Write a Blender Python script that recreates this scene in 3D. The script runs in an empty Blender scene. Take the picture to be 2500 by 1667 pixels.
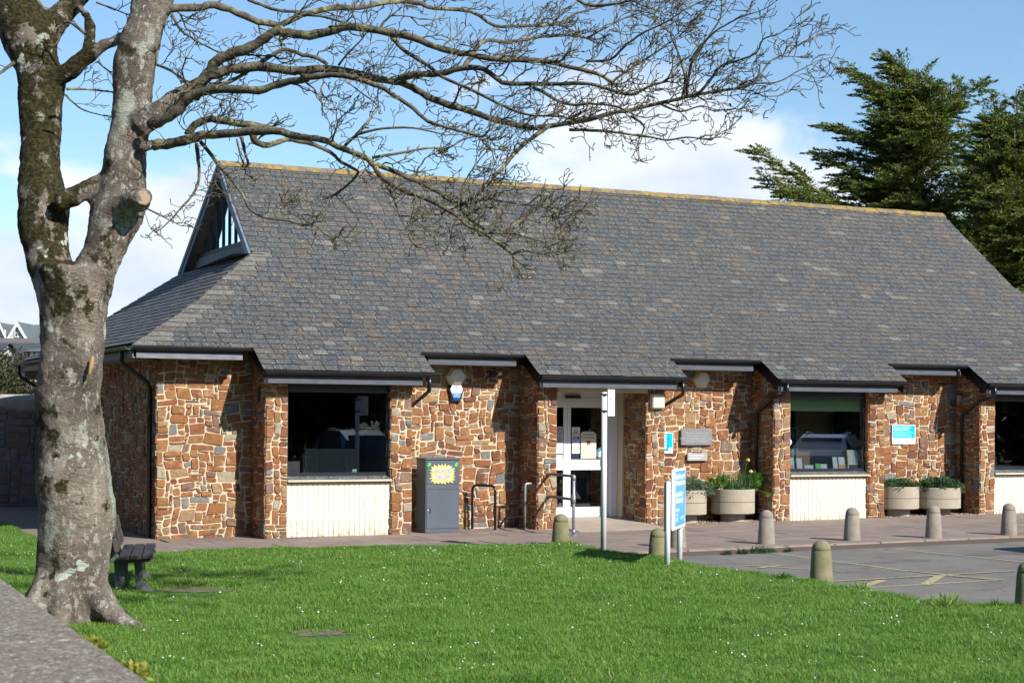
import bpy, math, random
import numpy as np
from mathutils import Vector, Matrix, noise
PI = math.pi
rng = random.Random(7)
nrg = np.random.default_rng(7)
C = bpy.context.scene.collection
S = bpy.context.scene

# ------------------------------------------------------------------ camera
FPX, YH, ROLL, H = 4166.25, 1021.36, 0.0065, 1.955   # focal length in photo pixels, horizon row, roll, eye height
cam = bpy.data.cameras.new('camera')
cam.sensor_width = 36.0
cam.lens = FPX / 2500 * 36
cam.shift_y = (YH - 833.5) / 2500
cam.shift_x = 0.0005
cam.clip_end = 3000
cam.dof.use_dof = True
cam.dof.focus_distance = 27.0
cam.dof.aperture_fstop = 9.0
co = bpy.data.objects.new('camera', cam)
co.location = (0, 0, H)
co.rotation_euler = (Matrix.Rotation(PI/2, 3, 'X') @ Matrix.Rotation(ROLL, 3, 'Z')).to_euler()
C.objects.link(co)
S.camera = co

# ------------------------------------------------------------------ light
SUN_EL = math.radians(34.5)
SX, SY = 0.712, -0.702            # horizontal direction towards the sun
world = bpy.data.worlds.new('World')
S.world = world
world.use_nodes = True
nt = world.node_tree
for n in list(nt.nodes): nt.nodes.remove(n)
def N(tree, t, **kw):
    n = tree.nodes.new(t)
    for k, v in kw.items():
        if k.startswith('i_'): n.inputs[k[2:].replace('_', ' ')].default_value = v
        else: setattr(n, k, v)
    return n
out = N(nt, 'ShaderNodeOutputWorld')
sky = N(nt, 'ShaderNodeTexSky', sky_type='NISHITA')
sky.sun_disc = False
sky.sun_elevation = SUN_EL
sky.sun_rotation = math.atan2(SX, SY)
sky.air_density = 1.0; sky.dust_density = 0.2; sky.ozone_density = 2.2
tc = N(nt, 'ShaderNodeTexCoord')
sep = N(nt, 'ShaderNodeSeparateXYZ')
nt.links.new(tc.outputs['Generated'], sep.inputs[0])
mp = N(nt, 'ShaderNodeMapping'); mp.inputs['Scale'].default_value = (1, 1, 2.0)
mp.inputs['Location'].default_value = (5.495, 0.2, 3.1)
nt.links.new(tc.outputs['Generated'], mp.inputs['Vector'])
n1 = N(nt, 'ShaderNodeTexNoise'); n1.inputs['Scale'].default_value = 4.2; n1.inputs['Detail'].default_value = 9; n1.inputs['Roughness'].default_value = 0.52
n1.inputs['Distortion'].default_value = 0.25
nt.links.new(mp.outputs[0], n1.inputs['Vector'])
def math_n(op, a, b, tree=nt, clamp=False):
    m = N(tree, 'ShaderNodeMath', operation=op, use_clamp=clamp)
    for i, x in enumerate((a, b)):
        if x is None: continue
        if isinstance(x, (int, float)): m.inputs[i].default_value = x
        else: tree.links.new(x, m.inputs[i])
    return m.outputs[0]
# cloud cover thins with height above the horizon
h1 = math_n('MULTIPLY', sep.outputs['Z'], -3.6)
cov = math_n('ADD', math_n('MULTIPLY', n1.outputs['Fac'], 1.75), h1)
mr = N(nt, 'ShaderNodeMapRange', interpolation_type='SMOOTHSTEP')
mr.inputs['From Min'].default_value = 0.25; mr.inputs['From Max'].default_value = 0.42
nt.links.new(cov, mr.inputs['Value'])
n2 = N(nt, 'ShaderNodeTexNoise'); n2.inputs['Scale'].default_value = 7.5; n2.inputs['Detail'].default_value = 6
mp2 = N(nt, 'ShaderNodeMapping'); mp2.inputs['Scale'].default_value = (1, 1, 2.2)
nt.links.new(tc.outputs['Generated'], mp2.inputs['Vector']); nt.links.new(mp2.outputs[0], n2.inputs['Vector'])
cr = N(nt, 'ShaderNodeValToRGB')
cr.color_ramp.elements[0].position = 0.36; cr.color_ramp.elements[0].color = (7.0, 7.9, 9.2, 1)
cr.color_ramp.elements[1].position = 0.60; cr.color_ramp.elements[1].color = (10.0, 10.4, 10.9, 1)
nt.links.new(n2.outputs['Fac'], cr.inputs[0])
tint = N(nt, 'ShaderNodeMix', data_type='RGBA', blend_type='MULTIPLY'); tint.inputs[0].default_value = 1.0
tint.inputs[7].default_value = (1.24, 1.40, 1.48, 1)
nt.links.new(sky.outputs[0], tint.inputs[6])
mx = N(nt, 'ShaderNodeMix', data_type='RGBA')
nt.links.new(math_n('MULTIPLY', mr.outputs[0], 0.97), mx.inputs[0])
nt.links.new(tint.outputs[2], mx.inputs[6]); nt.links.new(cr.outputs[0], mx.inputs[7])
bg = N(nt, 'ShaderNodeBackground'); bg.inputs['Strength'].default_value = 0.072
nt.links.new(mx.outputs[2], bg.inputs['Color']); nt.links.new(bg.outputs[0], out.inputs['Surface'])

sun = bpy.data.lights.new('sun', 'SUN'); sun.energy = 5.0; sun.angle = math.radians(0.5); sun.color = (1.0, 0.955, 0.88)
so = bpy.data.objects.new('sun', sun)
sd = Vector((-SX*math.cos(SUN_EL), -SY*math.cos(SUN_EL), -math.sin(SUN_EL)))
so.rotation_euler = sd.to_track_quat('-Z', 'Y').to_euler(); so.location = (20, -20, 30)
C.objects.link(so)
S.view_settings.view_transform = 'Standard'; S.view_settings.look = 'None'
S.view_settings.exposure = 0.58; S.view_settings.gamma = 1.0

# ------------------------------------------------------------------ helpers
def at(px, py, Y):
    """photo pixel + distance -> place in the scene (metres)"""
    x, y = px - 1250, py - 833.5
    c, s = math.cos(ROLL), math.sin(ROLL)
    x, y = x*c + y*s, -x*s + y*c
    return Vector((x/FPX*Y, Y, H - (y - (YH - 833.5))/FPX*Y))
TH = 0.4458
BX, BY = -4.1171, 28.6199
BM = Matrix.Translation((BX, BY, 0)) @ Matrix.Rotation(TH, 4, 'Z')
BMI = BM.inverted()
P_ = 5.0961
def W(u, v, z=0.0): return BM @ Vector((u, v, z))
def UV(x, y): q = BMI @ Vector((x, y, 0)); return q.x, q.y
def ground(u): return 0.0087*(u - 2*P_)
def gxy(x, y): return ground(UV(x, y)[0])

class MB:
    """gathers faces; build() links them as ONE mesh object"""
    def __init__(s): s.v = []; s.f = []; s.m = []; s.sm = []
    def add(s, vs, fs, mi=0, smooth=False, M=None):
        o = len(s.v)
        s.v.extend([tuple(M @ Vector(p)) if M else tuple(p) for p in vs])
        for f in fs: s.f.append(tuple(i+o for i in f)); s.m.append(mi); s.sm.append(smooth)
        return s
    def box(s, x0, x1, y0, y1, z0, z1, mi=0, M=None, b=0.0):
        if b:
            return s.bbox(x0, x1, y0, y1, z0, z1, b, mi, M)
        v = [(x, y, z) for x in (x0, x1) for y in (y0, y1) for z in (z0, z1)]
        return s.add(v, [(0,1,3,2), (4,6,7,5), (0,4,5,1), (2,3,7,6), (0,2,6,4), (1,5,7,3)], mi, False, M)
    def bbox(s, x0, x1, y0, y1, z0, z1, b, mi=0, M=None):
        vs = []; idx = {}
        for ix in (0, 1):
            for iy in (0, 1):
                for iz in (0, 1):
                    for ax in (0, 1, 2):
                        p = [x0 if not ix else x1, y0 if not iy else y1, z0 if not iz else z1]
                        for k in (0, 1, 2):
                            if k != ax:
                                p[k] += b if (ix, iy, iz)[k] == 0 else -b
                        idx[ix, iy, iz, ax] = len(vs); vs.append(p)
        fs = []
        for ax in (0, 1, 2):
            o = [k for k in (0, 1, 2) if k != ax]
            for sd_ in (0, 1):
                q = []
                for a, c in ((0,0), (1,0), (1,1), (0,1)):
                    t = [0, 0, 0]; t[ax] = sd_; t[o[0]] = a; t[o[1]] = c
                    q.append(idx[t[0], t[1], t[2], ax])
                if (sd_ == 0) != (ax == 1): q.reverse()
                fs.append(tuple(q))
            for a in (0, 1):
                for c in (0, 1):
                    t0 = [0,0,0]; t1 = [0,0,0]
                    t0[o[0]] = t1[o[0]] = a; t0[o[1]] = t1[o[1]] = c; t0[ax] = 0; t1[ax] = 1
                    fs.append((idx[(*t0, o[0])], idx[(*t1, o[0])], idx[(*t1, o[1])], idx[(*t0, o[1])]))
        for ix in (0,1):
            for iy in (0,1):
                for iz in (0,1): fs.append(tuple(idx[ix,iy,iz,a] for a in (0,1,2)))
        return s.add(vs, fs, mi, False, M)
    def tube(s, pts, rad, n=8, mi=0, smooth=True, M=None, cap=True, jit=0.0):
        pts = [Vector(p) for p in pts]; k = len(pts)
        if isinstance(rad, (int, float)): rad = [rad]*k
        vs = []; prev = None
        for i, p in enumerate(pts):
            t = (pts[min(i+1, k-1)] - pts[max(i-1, 0)])
            t = t.normalized() if t.length > 1e-9 else Vector((0, 0, 1))
            if prev is None:
                a = Vector((0, 0, 1)) if abs(t.z) < 0.9 else Vector((0, 1, 0))
                prev = t.cross(a).normalized()
            e1 = (prev - t*prev.dot(t)).normalized(); prev = e1; e2 = t.cross(e1)
            for j in range(n):
                q = 2*PI*j/n; r = rad[i]*(1 + (rng.uniform(-jit, jit) if jit else 0))
                vs.append(p + (e1*math.cos(q) + e2*math.sin(q))*r)
        fs = [(i*n+j, i*n+(j+1) % n, (i+1)*n+(j+1) % n, (i+1)*n+j) for i in range(k-1) for j in range(n)]
        if cap: fs += [tuple(range(n-1, -1, -1)), tuple((k-1)*n+j for j in range(n))]
        return s.add(vs, fs, mi, smooth, M)
    def lathe(s, prof, n=24, mi=0, smooth=True, M=None, a0=0.0):
        vs = []; k = len(prof)
        for r, z in prof:
            for j in range(n): q = a0 + 2*PI*j/n; vs.append((r*math.cos(q), r*math.sin(q), z))
        fs = [(i*n+j, i*n+(j+1) % n, (i+1)*n+(j+1) % n, (i+1)*n+j) for i in range(k-1) for j in range(n)]
        fs += [tuple(range(n-1, -1, -1)), tuple((k-1)*n+j for j in range(n))]
        return s.add(vs, fs, mi, smooth, M)
    def prism(s, poly, z0, z1, mi=0, M=None):
        n = len(poly)
        vs = [(x, y, z0) for x, y in poly] + [(x, y, z1) for x, y in poly]
        fs = [tuple(range(n-1, -1, -1)), tuple(range(n, 2*n))] + [(i, (i+1) % n, n+(i+1) % n, n+i) for i in range(n)]
        return s.add(vs, fs, mi, False, M)
    def quad(s, a, b, c, d, mi=0, M=None): return s.add([a, b, c, d], [(0,1,2,3)], mi, False, M)
    def mesh(s, name, mats):
        me = bpy.data.meshes.new(name)
        me.from_pydata(s.v, [], s.f)
        for m in (mats if isinstance(mats, (list, tuple)) else [mats]): me.materials.append(m)
        me.polygons.foreach_set('material_index', s.m)
        me.polygons.foreach_set('use_smooth', s.sm)
        me.update()
        return me
    def build(s, name, mats, parent=None, M=None, **kw):
        o = bpy.data.objects.new(name, s.mesh(name, mats)); C.objects.link(o)
        if M is not None: o.matrix_world = M
        if parent: o.parent = parent
        for k, v in kw.items(): o[k] = v
        return o
def npmesh(name, V, F, mats, mi=None, smooth=False, parent=None, **kw):
    """numpy arrays of verts (n,3) and faces (m,k) -> one object"""
    me = bpy.data.meshes.new(name); k = F.shape[1]
    me.vertices.add(len(V)); me.vertices.foreach_set('co', V.astype(np.float32).ravel())
    me.loops.add(F.size); me.loops.foreach_set('vertex_index', F.astype(np.int32).ravel())
    me.polygons.add(len(F)); me.polygons.foreach_set('loop_start', np.arange(0, F.size, k, dtype=np.int32))
    me.polygons.foreach_set('loop_total', np.full(len(F), k, dtype=np.int32))
    for m in (mats if isinstance(mats, (list, tuple)) else [mats]): me.materials.append(m)
    if mi is not None: me.polygons.foreach_set('material_index', mi.astype(np.int32))
    if smooth: me.polygons.foreach_set('use_smooth', np.ones(len(F), dtype=bool))
    me.update(); me.validate()
    o = bpy.data.objects.new(name, me); C.objects.link(o)
    if parent: o.parent = parent
    for a, b in kw.items(): o[a] = b
    return o
def thing(name, label, cat, M=None, group=None):
    o = bpy.data.objects.new(name, None); C.objects.link(o); o.empty_display_size = 0.2
    if M is not None: o.matrix_world = M
    o['label'] = label; o['category'] = cat
    if group: o['group'] = group
    return o
def tag(o, label, cat, group=None):
    o['label'] = label; o['category'] = cat
    if group: o['group'] = group
    return o
def copy_tree(o, M, label, parent=None):
    c = o.copy(); C.objects.link(c)
    if parent is None: c.matrix_world = M; c['label'] = label
    else: c.parent = parent
    for ch in list(o.children): copy_tree(ch, None, None, c)
    return c
def text(s, size, parent, M, mat, name='lettering', align='LEFT', ext=0.001, sx=1.0, bold=0.0):
    cu = bpy.data.curves.new(name, 'FONT'); cu.body = s; cu.size = size; cu.align_x = align; cu.extrude = ext; cu.offset = bold
    cu.resolution_u = 2
    o = bpy.data.objects.new('tmp', cu); C.objects.link(o)
    me = bpy.data.meshes.new_from_object(o.evaluated_get(bpy.context.evaluated_depsgraph_get()))
    bpy.data.objects.remove(o)
    me.name = name; me.materials.clear(); me.materials.append(mat)
    t = bpy.data.objects.new(name, me); C.objects.link(t)
    t.matrix_local = M @ Matrix.Diagonal((sx, 1, 1, 1))
    t.parent = parent
    return t
# sheet facing -v (towards the viewer) in a local frame: x right, z up
FACE = Matrix.Rotation(PI/2, 4, 'X')
def T(x, y, z): return Matrix.Translation((x, y, z))

# ------------------------------------------------------------------ materials
def mat(name, col, col2=None, scale=8.0, rough=0.8, bump=0.0, bscale=None, metal=0.0, spec=0.3, detail=6, lo=0.35, hi=0.65, stretch=(1,1,1), coords='pos', extra=None, trans=0.0, coat=0.0):
    K = 0.86; col = tuple(c*K for c in col); col2 = tuple(c*K for c in col2) if col2 else None; extra = [(tuple(c*K for c in e[0]), *e[1:]) for e in (extra or [])]
    m = bpy.data.materials.new(name); m.use_nodes = True
    t = m.node_tree; b = t.nodes['Principled BSDF']
    b.inputs['Roughness'].default_value = rough; b.inputs['Metallic'].default_value = metal
    b.inputs['Specular IOR Level'].default_value = spec
    b.inputs['Base Color'].default_value = (*col, 1)
    if coat: b.inputs['Coat Weight'].default_value = coat
    vec = None
    if col2 or bump or extra:
        if coords == 'pos': src = N(t, 'ShaderNodeNewGeometry').outputs['Position']
        else: src = N(t, 'ShaderNodeTexCoord').outputs['Object']
        mpn = N(t, 'ShaderNodeMapping'); mpn.inputs['Scale'].default_value = stretch
        t.links.new(src, mpn.inputs[0]); vec = mpn.outputs[0]
    colsock = None
    if col2:
        nz = N(t, 'ShaderNodeTexNoise'); nz.inputs['Scale'].default_value = scale; nz.inputs['Detail'].default_value = detail; nz.inputs['Roughness'].default_value = 0.6
        t.links.new(vec, nz.inputs['Vector'])
        r = N(t, 'ShaderNodeValToRGB'); r.color_ramp.elements[0].position = lo; r.color_ramp.elements[1].position = hi
        r.color_ramp.elements[0].color = (*col, 1); r.color_ramp.elements[1].color = (*col2, 1)
        t.links.new(nz.outputs['Fac'], r.inputs[0]); colsock = r.outputs[0]
    for e in (extra or []):   # (colour, scale, lo, hi[, zmin, zmax]) : blotches, optionally only between heights
        nz = N(t, 'ShaderNodeTexNoise'); nz.inputs['Scale'].default_value = e[1]; nz.inputs['Detail'].default_value = 5; nz.inputs['Roughness'].default_value = 0.65
        t.links.new(vec, nz.inputs['Vector'])
        f = N(t, 'ShaderNodeMapRange'); f.inputs['From Min'].default_value = e[2]; f.inputs['From Max'].default_value = e[3]
        t.links.new(nz.outputs['Fac'], f.inputs['Value']); fac = f.outputs[0]
        if len(e) > 4:
            g = N(t, 'ShaderNodeNewGeometry'); sp = N(t, 'ShaderNodeSeparateXYZ'); t.links.new(g.outputs['Position'], sp.inputs[0])
            z = N(t, 'ShaderNodeMapRange'); z.inputs['From Min'].default_value = e[4]; z.inputs['From Max'].default_value = e[5]
            t.links.new(sp.outputs['Z'], z.inputs['Value'])
            fac = math_n('MULTIPLY', fac, z.outputs[0], t)
        mxx = N(t, 'ShaderNodeMix', data_type='RGBA'); t.links.new(fac, mxx.inputs[0])
        if colsock: t.links.new(colsock, mxx.inputs[6])
        else: mxx.inputs[6].default_value = (*col, 1)
        mxx.inputs[7].default_value = (*e[0], 1); colsock = mxx.outputs[2]
    if colsock: t.links.new(colsock, b.inputs['Base Color'])
    if bump:
        nb = N(t, 'ShaderNodeTexNoise'); nb.inputs['Scale'].default_value = bscale or scale*3; nb.inputs['Detail'].default_value = 6
        t.links.new(vec, nb.inputs['Vector'])
        bp = N(t, 'ShaderNodeBump'); bp.inputs['Strength'].default_value = bump; bp.inputs['Distance'].default_value = 0.02
        t.links.new(nb.outputs['Fac'], bp.inputs['Height']); t.links.new(bp.outputs[0], b.inputs['Normal'])
    if trans: b.inputs['Transmission Weight'].default_value = trans
    return m
def leafmat(name, col, col2, scale=3.0, tr=0.35, rough=0.55):
    m = mat(name, col, col2, scale=scale, rough=rough, spec=0.25)
    t = m.node_tree; b = t.nodes['Principled BSDF']; o = t.nodes['Material Output']
    tl = N(t, 'ShaderNodeBsdfTranslucent'); ms = N(t, 'ShaderNodeMixShader'); ms.inputs[0].default_value = tr
    src = b.inputs['Base Color'].links[0].from_socket
    t.links.new(src, tl.inputs[0]); t.links.new(b.outputs[0], ms.inputs[1]); t.links.new(tl.outputs[0], ms.inputs[2])
    t.links.new(ms.outputs[0], o.inputs['Surface'])
    return m
def glassmat(name, tint=(0.85, 0.9, 0.9), refl=0.02):
    m = bpy.data.materials.new(name); m.use_nodes = True; t = m.node_tree
    for n in list(t.nodes): t.nodes.remove(n)
    o = N(t, 'ShaderNodeOutputMaterial'); g = N(t, 'ShaderNodeBsdfGlossy'); g.inputs['Roughness'].default_value = 0.01
    g.inputs['Color'].default_value = (0.9, 0.95, 1, 1)
    tr = N(t, 'ShaderNodeBsdfTransparent'); tr.inputs[0].default_value = (*tint, 1)
    fr = N(t, 'ShaderNodeFresnel'); fr.inputs[0].default_value = 1.52
    mm = math_n('MULTIPLY', fr.outputs[0], 1.0 + refl*10, t, True)
    ms = N(t, 'ShaderNodeMixShader'); t.links.new(mm, ms.inputs[0]); t.links.new(tr.outputs[0], ms.inputs[1]); t.links.new(g.outputs[0], ms.inputs[2])
    t.links.new(ms.outputs[0], o.inputs['Surface'])
    return m

MORTAR = mat('mortar', (0.55, 0.445, 0.295), (0.64, 0.54, 0.385), scale=14, bump=0.4, bscale=90, rough=0.95)
SC = [((0.31,0.125,0.05),(0.19,0.07,0.032)), ((0.24,0.09,0.042),(0.36,0.165,0.065)), ((0.35,0.18,0.07),(0.24,0.105,0.045)),
      ((0.20,0.075,0.045),(0.13,0.052,0.036)), ((0.37,0.25,0.13),(0.26,0.145,0.075)), ((0.17,0.11,0.085),(0.25,0.155,0.11)),
      ((0.23,0.22,0.21),(0.155,0.15,0.15)), ((0.40,0.35,0.26),(0.29,0.235,0.16)), ((0.34,0.135,0.04),(0.22,0.11,0.05)), ((0.155,0.078,0.06),(0.22,0.125,0.09))]
STONE = [mat('stone', a, b, scale=9+2*i % 5, rough=0.85, bump=0.6, bscale=30, lo=0.3, hi=0.7,
             extra=[((0.46,0.34,0.20), 7.0, 0.56, 0.72), ((0.11,0.055,0.04), 15.0, 0.56, 0.74), ((0.10,0.085,0.055), 4, 0.42, 0.62, 0.30, -0.12)]) for i, (a, b) in enumerate(SC)]
SW = [21, 19, 15, 9, 9, 8, 5, 5, 15, 5]
LICH = [((0.135,0.112,0.088), 1.5, 0.52, 0.80), ((0.46,0.45,0.41), 30.0, 0.575, 0.66), ((0.30,0.20,0.06), 7.5, 0.59, 0.68, 5.9, 6.95), ((0.055,0.055,0.05), 7.0, 0.60, 0.75)]
LC = [((0.060,0.067,0.072),(0.088,0.091,0.090)), ((0.070,0.075,0.077),(0.10,0.098,0.090)), ((0.080,0.077,0.073),(0.108,0.100,0.090)),
      ((0.052,0.061,0.068),(0.076,0.083,0.087)), ((0.100,0.087,0.073),(0.128,0.110,0.088)), ((0.074,0.075,0.075),(0.096,0.093,0.088)),
      ((0.135,0.127,0.112),(0.185,0.175,0.155)), ((0.108,0.084,0.066),(0.082,0.076,0.070))]
SLATE = [mat('slate', a, b, scale=11, rough=0.68, spec=0.35, bump=0.45, bscale=40, extra=LICH) for a, b in LC]
SLW = [24, 22, 12, 17, 7, 16, 3, 4]
EDGE = mat('slate_tail', (0.055, 0.056, 0.05), rough=1.0)  # dark tails: grime, with the shadow line under each course put into the colour
UNDER = mat('underlay', (0.02, 0.02, 0.02), rough=0.9)
RIDGE = mat('ridge_tile', (0.16, 0.13, 0.10), (0.24, 0.19, 0.14), scale=12, bump=0.5, rough=0.9,
            extra=[((0.37, 0.25, 0.045), 5.5, 0.46, 0.58), ((0.14,0.12,0.09), 13, 0.52, 0.62)])
BLACK = mat('black_plastic', (0.011, 0.012, 0.014), rough=0.28, spec=0.55)
FASCIA = mat('fascia_paint', (0.07, 0.08, 0.10), (0.10, 0.11, 0.13), scale=5, rough=0.6, stretch=(1, 1, 4))
FASCIA_W = mat('weathered_fascia', (0.14, 0.15, 0.18), (0.26, 0.27, 0.30), scale=9, rough=0.75, bump=0.3, stretch=(0.5, 0.5, 7), extra=[((0.10,0.11,0.13), 12, 0.58, 0.72)])
SOFFIT = mat('soffit_board', (0.30, 0.27, 0.20), (0.36, 0.33, 0.25), scale=6, rough=0.8)
CREAM = mat('cream_cladding', (0.72, 0.68, 0.56), (0.75, 0.71, 0.60), scale=5, rough=0.55, extra=[((0.58, 0.53, 0.42), 3, 0.58, 0.80), ((0.34,0.30,0.20), 9, 0.42, 0.66, 0.22, -0.12)])
FRAME = mat('dark_window_frame', (0.018, 0.022, 0.03), rough=0.3, spec=0.5)
WHITE = mat('white_frame', (0.78, 0.78, 0.80), (0.72, 0.72, 0.74), scale=3, rough=0.4)
TRIM = mat('cream_trim', (0.55, 0.47, 0.33), (0.62, 0.54, 0.40), scale=4, rough=0.7)
GLASS = glassmat('window_glass', refl=0.12)
GABLEGL = glassmat('gable_glass', (0.3, 0.35, 0.4), 1.2)
TIMBER = mat('painted_timber', (0.13, 0.17, 0.22), (0.19, 0.24, 0.30), scale=4, rough=0.6, bump=0.2, stretch=(1, 1, 3))
DTIMB = mat('dark_timber', (0.035, 0.045, 0.055), rough=0.6)
GALV = mat('galvanised_steel', (0.42, 0.43, 0.45), (0.33, 0.34, 0.36), scale=20, rough=0.45, metal=0.5)
POST = mat('pale_post_paint', (0.74, 0.77, 0.78), (0.80, 0.82, 0.83), scale=6, rough=0.4)
GREENGREY = mat('dark_green_steel', (0.05, 0.075, 0.07), rough=0.45)
SIGNW = mat('sign_white', (0.80, 0.80, 0.83), rough=0.35)
SIGNB = mat('sign_blue', (0.06, 0.42, 0.80), rough=0.3)
SIGNB2 = mat('sign_cyan', (0.0, 0.50, 0.80), rough=0.3)
SIGNT = mat('sign_teal', (0.0, 0.36, 0.50), rough=0.3)
LETW = mat('white_print', (0.85, 0.87, 0.9), rough=0.5)
LETB = mat('pale_blue_print', (0.35, 0.70, 0.92), rough=0.5)
LETK = mat('dark_print', (0.04, 0.04, 0.05), rough=0.6)
GREYP = mat('grey_print', (0.35, 0.36, 0.40), rough=0.6)
PLQ = mat('slate_plaque', (0.20, 0.205, 0.215), (0.23, 0.235, 0.24), scale=8, rough=0.5)
PLQ2 = mat('weathered_plaque', (0.42, 0.41, 0.39), (0.36, 0.36, 0.34), scale=12, rough=0.7)
CONC = mat('planter_concrete', (0.46, 0.40, 0.31), (0.40, 0.345, 0.27), scale=7, rough=0.95, bump=0.5, bscale=160, extra=[((0.30,0.26,0.21), 90, 0.60, 0.70), ((0.33,0.28,0.21), 3, 0.6, 0.8)])
BOLL = mat('bollard_concrete', (0.27, 0.235, 0.195), (0.36, 0.31, 0.26), scale=9, rough=0.95, bump=0.7, bscale=90, extra=[((0.52,0.47,0.40), 75, 0.60, 0.70), ((0.14,0.12,0.10), 60, 0.62, 0.72)])
BOLLG = mat('algae_concrete', (0.20, 0.195, 0.09), (0.28, 0.245, 0.17), scale=6, rough=0.95, bump=0.7, bscale=90, lo=0.4, hi=0.65, extra=[((0.50,0.46,0.38), 75, 0.62, 0.72)])
BOOKG = mat('locker_paint', (0.085, 0.105, 0.13), (0.10, 0.12, 0.15), scale=2, rough=0.42, spec=0.4)
YEL = mat('yellow_card', (0.72, 0.60, 0.16), (0.74, 0.65, 0.26), scale=9, rough=0.5)
LILAC = mat('lilac_letters', (0.36, 0.36, 0.56), rough=0.5)
GRNC = mat('green_card', (0.10, 0.60, 0.12), rough=0.5)
LAMP = mat('frosted_lamp_cover', (0.78, 0.72, 0.58), (0.66, 0.59, 0.45), scale=14, rough=0.5)

# ------------------------------------------------------------------ ground
def poly_sheet(name, pts, z, m, **kw):
    """flat outline in world XY; z is a height above the tilted ground"""
    from mathutils.geometry import tessellate_polygon
    vs = [Vector((x, y, gxy(x, y)+z)) for x, y in pts]
    tris = tessellate_polygon([[Vector((x, y, 0)) for x, y in pts]])
    mb = MB(); mb.add(vs, [tuple(t) if (Vector(vs[t[1]])-Vector(vs[t[0]])).cross(Vector(vs[t[2]])-Vector(vs[t[0]])).z > 0 else tuple(reversed(t)) for t in tris])
    return mb.build(name, m, **kw)
ASPH = mat('asphalt', (0.175, 0.163, 0.148), (0.235, 0.218, 0.195), scale=1.3, rough=0.92, bump=0.6, bscale=120, extra=[((0.34,0.31,0.28), 45, 0.56, 0.68), ((0.08,0.075,0.07), 38, 0.58, 0.70), ((0.12,0.115,0.105), 0.7, 0.56, 0.66), ((0.07,0.066,0.06), 1.9, 0.63, 0.68)])
LAND = mat('far_ground', (0.07, 0.09, 0.045), (0.10, 0.10, 0.06), scale=0.2, rough=1.0)
SOIL = mat('soil', (0.14, 0.105, 0.075), (0.24, 0.19, 0.14), scale=14, rough=1.0, bump=0.8, bscale=40)
TURF = mat('turf_base', (0.05, 0.12, 0.02), (0.08, 0.16, 0.03), scale=4, rough=1.0, extra=[((0.12,0.10,0.05), 5, 0.62, 0.75)])
PAVE = mat('paving', (0.22, 0.17, 0.145), (0.30, 0.235, 0.195), scale=1.1, rough=0.95, bump=0.5, bscale=50, extra=[((0.40,0.34,0.28), 16, 0.62, 0.72), ((0.16,0.13,0.12), 2.0, 0.60, 0.75)])
PAVEJ = mat('paving_joint', (0.10, 0.08, 0.07), rough=1.0)
KERB = mat('kerb_stone', (0.25, 0.185, 0.15), (0.33, 0.26, 0.21), scale=6, rough=0.95, bump=0.5, bscale=60, extra=[((0.12,0.10,0.08), 9, 0.6, 0.75)])
YPAINT = mat('worn_yellow_paint', (0.50, 0.42, 0.22), (0.30, 0.26, 0.17), scale=22, rough=0.9, lo=0.45, hi=0.6)

mb = MB(); mb.add([(-1500,-600,-0.55),(1500,-600,-0.55),(1500,2500,-0.55),(-1500,2500,-0.55)], [(0,1,2,3)])
mb.build('ground', LAND, kind='structure')
def uvp(*a): return [tuple(W(u, v).xy) for u, v in a]
poly_sheet('car_park', uvp((-30,-46), (40,-46), (40,-5.1), (-30,-5.1)), -0.09, ASPH, kind='structure')
poly_sheet('yard', uvp((-30,-5.1), (40,-5.1), (40,24), (-30,24)), -0.10, ASPH, kind='structure')
LAWN = [(-9.6,32.1), (-8.9,30.3), (-7.79,28.13), (-6.6,26.2), (-5.44,25.29), (-4.4,25.7), (-3.41,25.99), (-1.56,26.27), (-0.3,26.57), (0.2,26.75), (0.875,27.1),
        (1.206,25.99), (1.6,25.2), (1.98,24.74), (2.25,23.9), (2.51,23.05), (3.435,21.6), (4.061,19.81), (4.52,18.75), (5.467,18.16), (7.2,16.2), (8.4,11), (8.4,5.9), (0.6,2.4), (-1.7,6.9), (-6,16.6), (-12.5,30.5)]
def inpoly(x, y, poly):
    r = False; n = len(poly)
    for i in range(n):
        x1, y1 = poly[i]; x2, y2 = poly[i-1]
        if (y1 > y) != (y2 > y) and x < (x2-x1)*(y-y1)/(y2-y1)+x1: r = not r
    return r
lawn = poly_sheet('lawn', LAWN, 0.003, TURF, kind='structure')
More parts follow.
